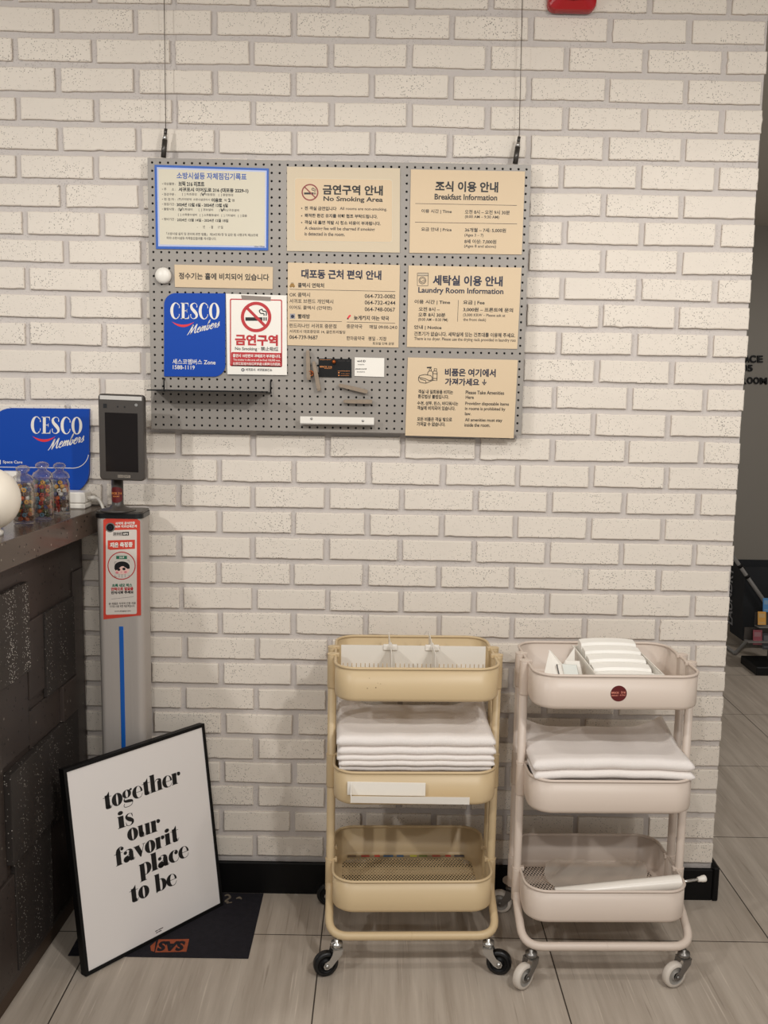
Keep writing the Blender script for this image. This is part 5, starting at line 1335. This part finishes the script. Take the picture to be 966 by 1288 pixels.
zf2 = TZ[2]+0.0028
q = TL(C1, R1, 0, 0.130, zf2)
root = thing('paper_strip', 'thin colourful strip lying along the back of the lowest cream tray', 'strip', (q.x, q.y, zf2))
cols = [(110, 90, 72), (166, 62, 52), (196, 60, 50), (52, 92, 130), (52, 92, 130), (190, 186, 70), (110, 120, 60), (170, 86, 70), (176, 60, 50), (70, 70, 80)]
m = M()
for k, cc in enumerate(cols):
    xa, xb = -0.163+0.033*k+0.004*(k % 3), -0.163+0.033*(k+1)-0.010+0.004*(k % 2)
    P = [TL(C1, R1, xa, 0.128, zf2), TL(C1, R1, xb, 0.128, zf2), TL(C1, R1, xb, 0.136, zf2), TL(C1, R1, xa, 0.136, zf2)]
    m.prism(P, (0, 0, 0.0035), mat('strip colour', cc, 0.5))
P = [TL(C1, R1, -0.165, 0.127, zf2), TL(C1, R1, 0.163, 0.127, zf2), TL(C1, R1, 0.163, 0.137, zf2), TL(C1, R1, -0.165, 0.137, zf2)]
m.prism(P, (0, 0, 0.002), mat('strip paper', (150, 132, 104), 0.6)); obj('strip', m, root)

# ------------------------------------------------------------------ white trolley: bin, cards, packets, roll, film
zf = TZ[0]+0.0032
def quad_box(m, p4, z0, z1, mt):
    m.prism([Vector((p.x, p.y, z0)) for p in p4], (0, 0, z1-z0), mt)
b0, b1 = TL(C2, R2, -0.045, -0.105, 0), TL(C2, R2, 0.120, -0.105, 0); b2, b3 = TL(C2, R2, 0.120, 0.120, 0), TL(C2, R2, -0.045, 0.120, 0)
root = thing('storage_bin', 'translucent white bin packed with white packets on the white trolley', 'bin', TL(C2, R2, 0.037, 0.0, zf))
BH = 0.075; m = M(); t = 0.0016
Xl, Xr, Yn, Yf = -0.050, 0.110, -0.118, 0.128
def bp(x, y, z): return TL(C2, R2, x, y, z)
def ringb(i, z, sp): return [bp(Xl-sp+i, Yn-sp+i, z), bp(Xr+sp-i, Yn-sp+i, z), bp(Xr+sp-i, Yf+sp-i, z), bp(Xl-sp+i, Yf+sp-i, z)]
m.loft([ringb(0, zf, -0.006), ringb(0, zf+BH, 0), ringb(t, zf+BH, 0), ringb(t, zf+0.002, -0.006)], mat('milky bin plastic', (222, 216, 206), 0.3), cap=True); obj('bin', m, root)
m = M()
for q in (((Xl-0.004, Yn-0.004), (Xr+0.004, Yn-0.001)), ((Xl-0.004, Yf+0.001), (Xr+0.004, Yf+0.004)), ((Xl-0.004, Yn-0.001), (Xl-0.001, Yf+0.001)), ((Xr+0.001, Yn-0.001), (Xr+0.004, Yf+0.001))):
    (xa, ya_), (xb, yb2) = q; m.prism([bp(xa, ya_, zf+BH-0.004), bp(xb, ya_, zf+BH-0.004), bp(xb, yb2, zf+BH-0.004), bp(xa, yb2, zf+BH-0.004)], (0, 0, 0.006), WHITE)
obj('rim', m, root)
PK = mat('white packet wrap', (242, 238, 230), 0.35)
for k in range(5):
    y0_ = Yn+0.010+k*0.0465; y1_ = y0_+0.042
    m = M(); zt0 = zf+0.066+0.0085*k; zb_ = zf+0.004
    def prof(x): return [bp(x, y0_, zb_), bp(x, y0_-0.0005, zt0-0.006), bp(x, y0_+0.005, zt0), bp(x, y1_-0.010, zt0+0.004), bp(x, y1_-0.001, zt0-0.004), bp(x, y1_, zb_)]
    rg_ = []
    xa, xb = Xl+0.008, Xr-0.008
    for s in range(9):
        x = xa+(xb-xa)*s/8; ee = 0.004*(abs(s-4)/4)**3
        rg_.append([p-Vector((0, 0, ee if i in (1, 2, 3, 4) else 0)) for i, p in enumerate(prof(x))])
    m.loft(rg_, PK, cap=True)
    single('packet', m, ['white packet nearest the front rim in the bin', 'second white packet from the front in the bin', 'third white packet from the front in the bin', 'fourth white packet from the front in the bin', 'rearmost white packet in the bin, standing highest'][k], 'packet', bp(0.03, y0_, zb_), 'white packets in the bin')
root = thing('paper_card', 'white folded card standing like a tent at the left of the white tray', 'card', TL(C2, R2, -0.14, -0.02, zf))
m = M(); tz = zf+0.080
A0, A1, A2 = bp(-0.178, -0.070, zf), bp(-0.135, 0.030, tz+0.012), bp(-0.150, 0.040, zf)
B0, B1, B2 = bp(-0.150, -0.075, zf+0.002), bp(-0.137, 0.028, tz+0.012), bp(-0.060, -0.085, zf)
m.prism([A0, bp(-0.128, -0.060, zf), A1], (0.0012, 0.0008, 0), PAPER); m.prism([bp(-0.128, -0.060, zf), bp(-0.070, -0.062, zf), A1], (0.001, 0.001, 0), PAPER); m.prism([bp(-0.138, 0.032, tz+0.011), A1, bp(-0.064, -0.062, zf+0.02), bp(-0.070, -0.062, zf)], (0.0012, 0.0012, 0), PAPER)
obj('leaf', m, root)
root = thing('paper_card', 'small white triangular card leaning on the left side of the bin', 'card', bp(-0.08, 0.06, zf))
m = M(); m.prism([bp(-0.125, 0.05, zf), bp(-0.062, 0.045, zf), bp(-0.060, 0.075, zf+0.088)], (0.001, 0.001, 0), PAPER); m.prism([bp(-0.062, 0.045, zf), bp(-0.058, 0.10, zf), bp(-0.060, 0.075, zf+0.088)], (0.001, 0.001, 0), PAPER); obj('leaf', m, root)
for i, (xa, ya_, hgt, ang, lab, mt) in enumerate(((-0.100, -0.055, 0.070, 0.25, 'pale wrapped sachet leaning beside the bin', mat('pale sachet', (216, 218, 210), 0.4)), (-0.112, -0.045, 0.066, 0.15, 'white sachet with dark edge beside the tent card', PAPER), (-0.088, -0.035, 0.074, 0.2, 'sachet standing closest to the bin', PAPER))):
    m = M(); w_ = 0.034 if i != 1 else 0.020
    P = [bp(xa, ya_, zf), bp(xa+w_, ya_-0.010, zf), bp(xa+w_-0.012, ya_+0.028, zf+hgt), bp(xa-0.012, ya_+0.036, zf+hgt)]
    m.prism(P, (0.002, 0.004, 0), mt)
    if i == 1: m.prism([P[3]+Vector((-0.0006, -0.001, 0)), P[0]+Vector((-0.0006, -0.001, 0)), P[0]+Vector((0.003, -0.001, 0)), P[3]+Vector((0.003, -0.001, 0))], (0, 0.003, 0), INKGREY)
    single('sachet', m, lab, 'sachet', bp(xa, ya_, zf), 'sachets in the white tray')

# roll of white film on a rod
zf2 = TZ[2]+0.0028
a = at(697.5, 1119.5, -0.335); b = at(857, 1106, -0.335)
rA, rB = 0.0160, 0.0200
A_ = Vector((a.x, -0.345, 0.1985)); B_ = Vector((b.x, -0.328, 0.2255))
root = thing('film_roll', 'roll of white plastic film on a chrome rod in the lowest white tray', 'roll', ((A_.x+B_.x)/2, -0.335, zf2))
d = (B_-A_); m = M(); n = 28; rings = []
up = Vector((0, 0, 1)); up = (up-d.normalized()*up.dot(d.normalized())).normalized(); sd = d.normalized().cross(up)
for s in range(13):
    c = A_+d*(s/12); r_ = rA+(rB-rA)*s/12
    rings.append([c+up*(r_*math.cos(2*PI*k/n))+sd*(r_*math.sin(2*PI*k/n)) for k in range(n)])
FM = mat('glossy white film', (240, 232, 221), 0.25); m.loft(rings, FM, smooth=True); m.poly(rings[0][::-1], FM); m.poly(rings[-1], FM); obj('film', m, root)
dn = d.normalized(); K = at(885, 1107, -0.325)
m = M(); e0 = A_-dn*0.004; e1 = Vector((K.x, -0.318, K.z)); m.tube([B_-dn*0.02, e1], 0.0034, CHROME, 10); obj('rod', m, root)
m = M(); d2 = (e1-B_).normalized(); m.tube([e1-d2*0.013, e1-d2*0.005, e1-d2*0.002, e1+d2*0.006, e1+d2*0.008], [0.0062, 0.0068, 0.0082, 0.0086, 0.0070], WHITE, 16); obj('knob', m, root)
# brackets carrying the roll above the tray floor
for s in (0.06, 0.93):
    c = A_+d*s; r_ = rA+(rB-rA)*s
    m = M(); m.box((c.x-0.004, c.y-0.012, zf2), (c.x+0.004, c.y+0.012, c.z-r_+0.001), WHITE, 0.001); obj('cradle', m, root)

# loose film behind the roll
m = M(); nx, ny = 30, 18; vs = []
rn = random.Random(5)
for i in range(nx+1):
    for j in range(ny+1):
        u, v = i/nx, j/ny
        x = -0.108+0.262*u+0.01*math.sin(7*v+2*u); y = -0.070+0.185*v
        z = zf2+0.003+0.008*abs(math.sin(5*u+3.1*v+0.5))*(0.3+0.7*v)+0.007*abs(math.sin(13*u-6*v))*(0.4+0.6*v)+0.010*v**3
        p = TL(C2, R2, x, y, z); vs.append((p.x, p.y, p.z))
fs = [(i*(ny+1)+j, (i+1)*(ny+1)+j, (i+1)*(ny+1)+j+1, i*(ny+1)+j+1) for i in range(nx) for j in range(ny)]
m.add(vs, fs, FILM, True)
single('plastic_film', m, 'crumpled cloudy plastic film behind the roll in the lowest white tray', 'film', TL(C2, R2, 0.02, 0.02, zf2))
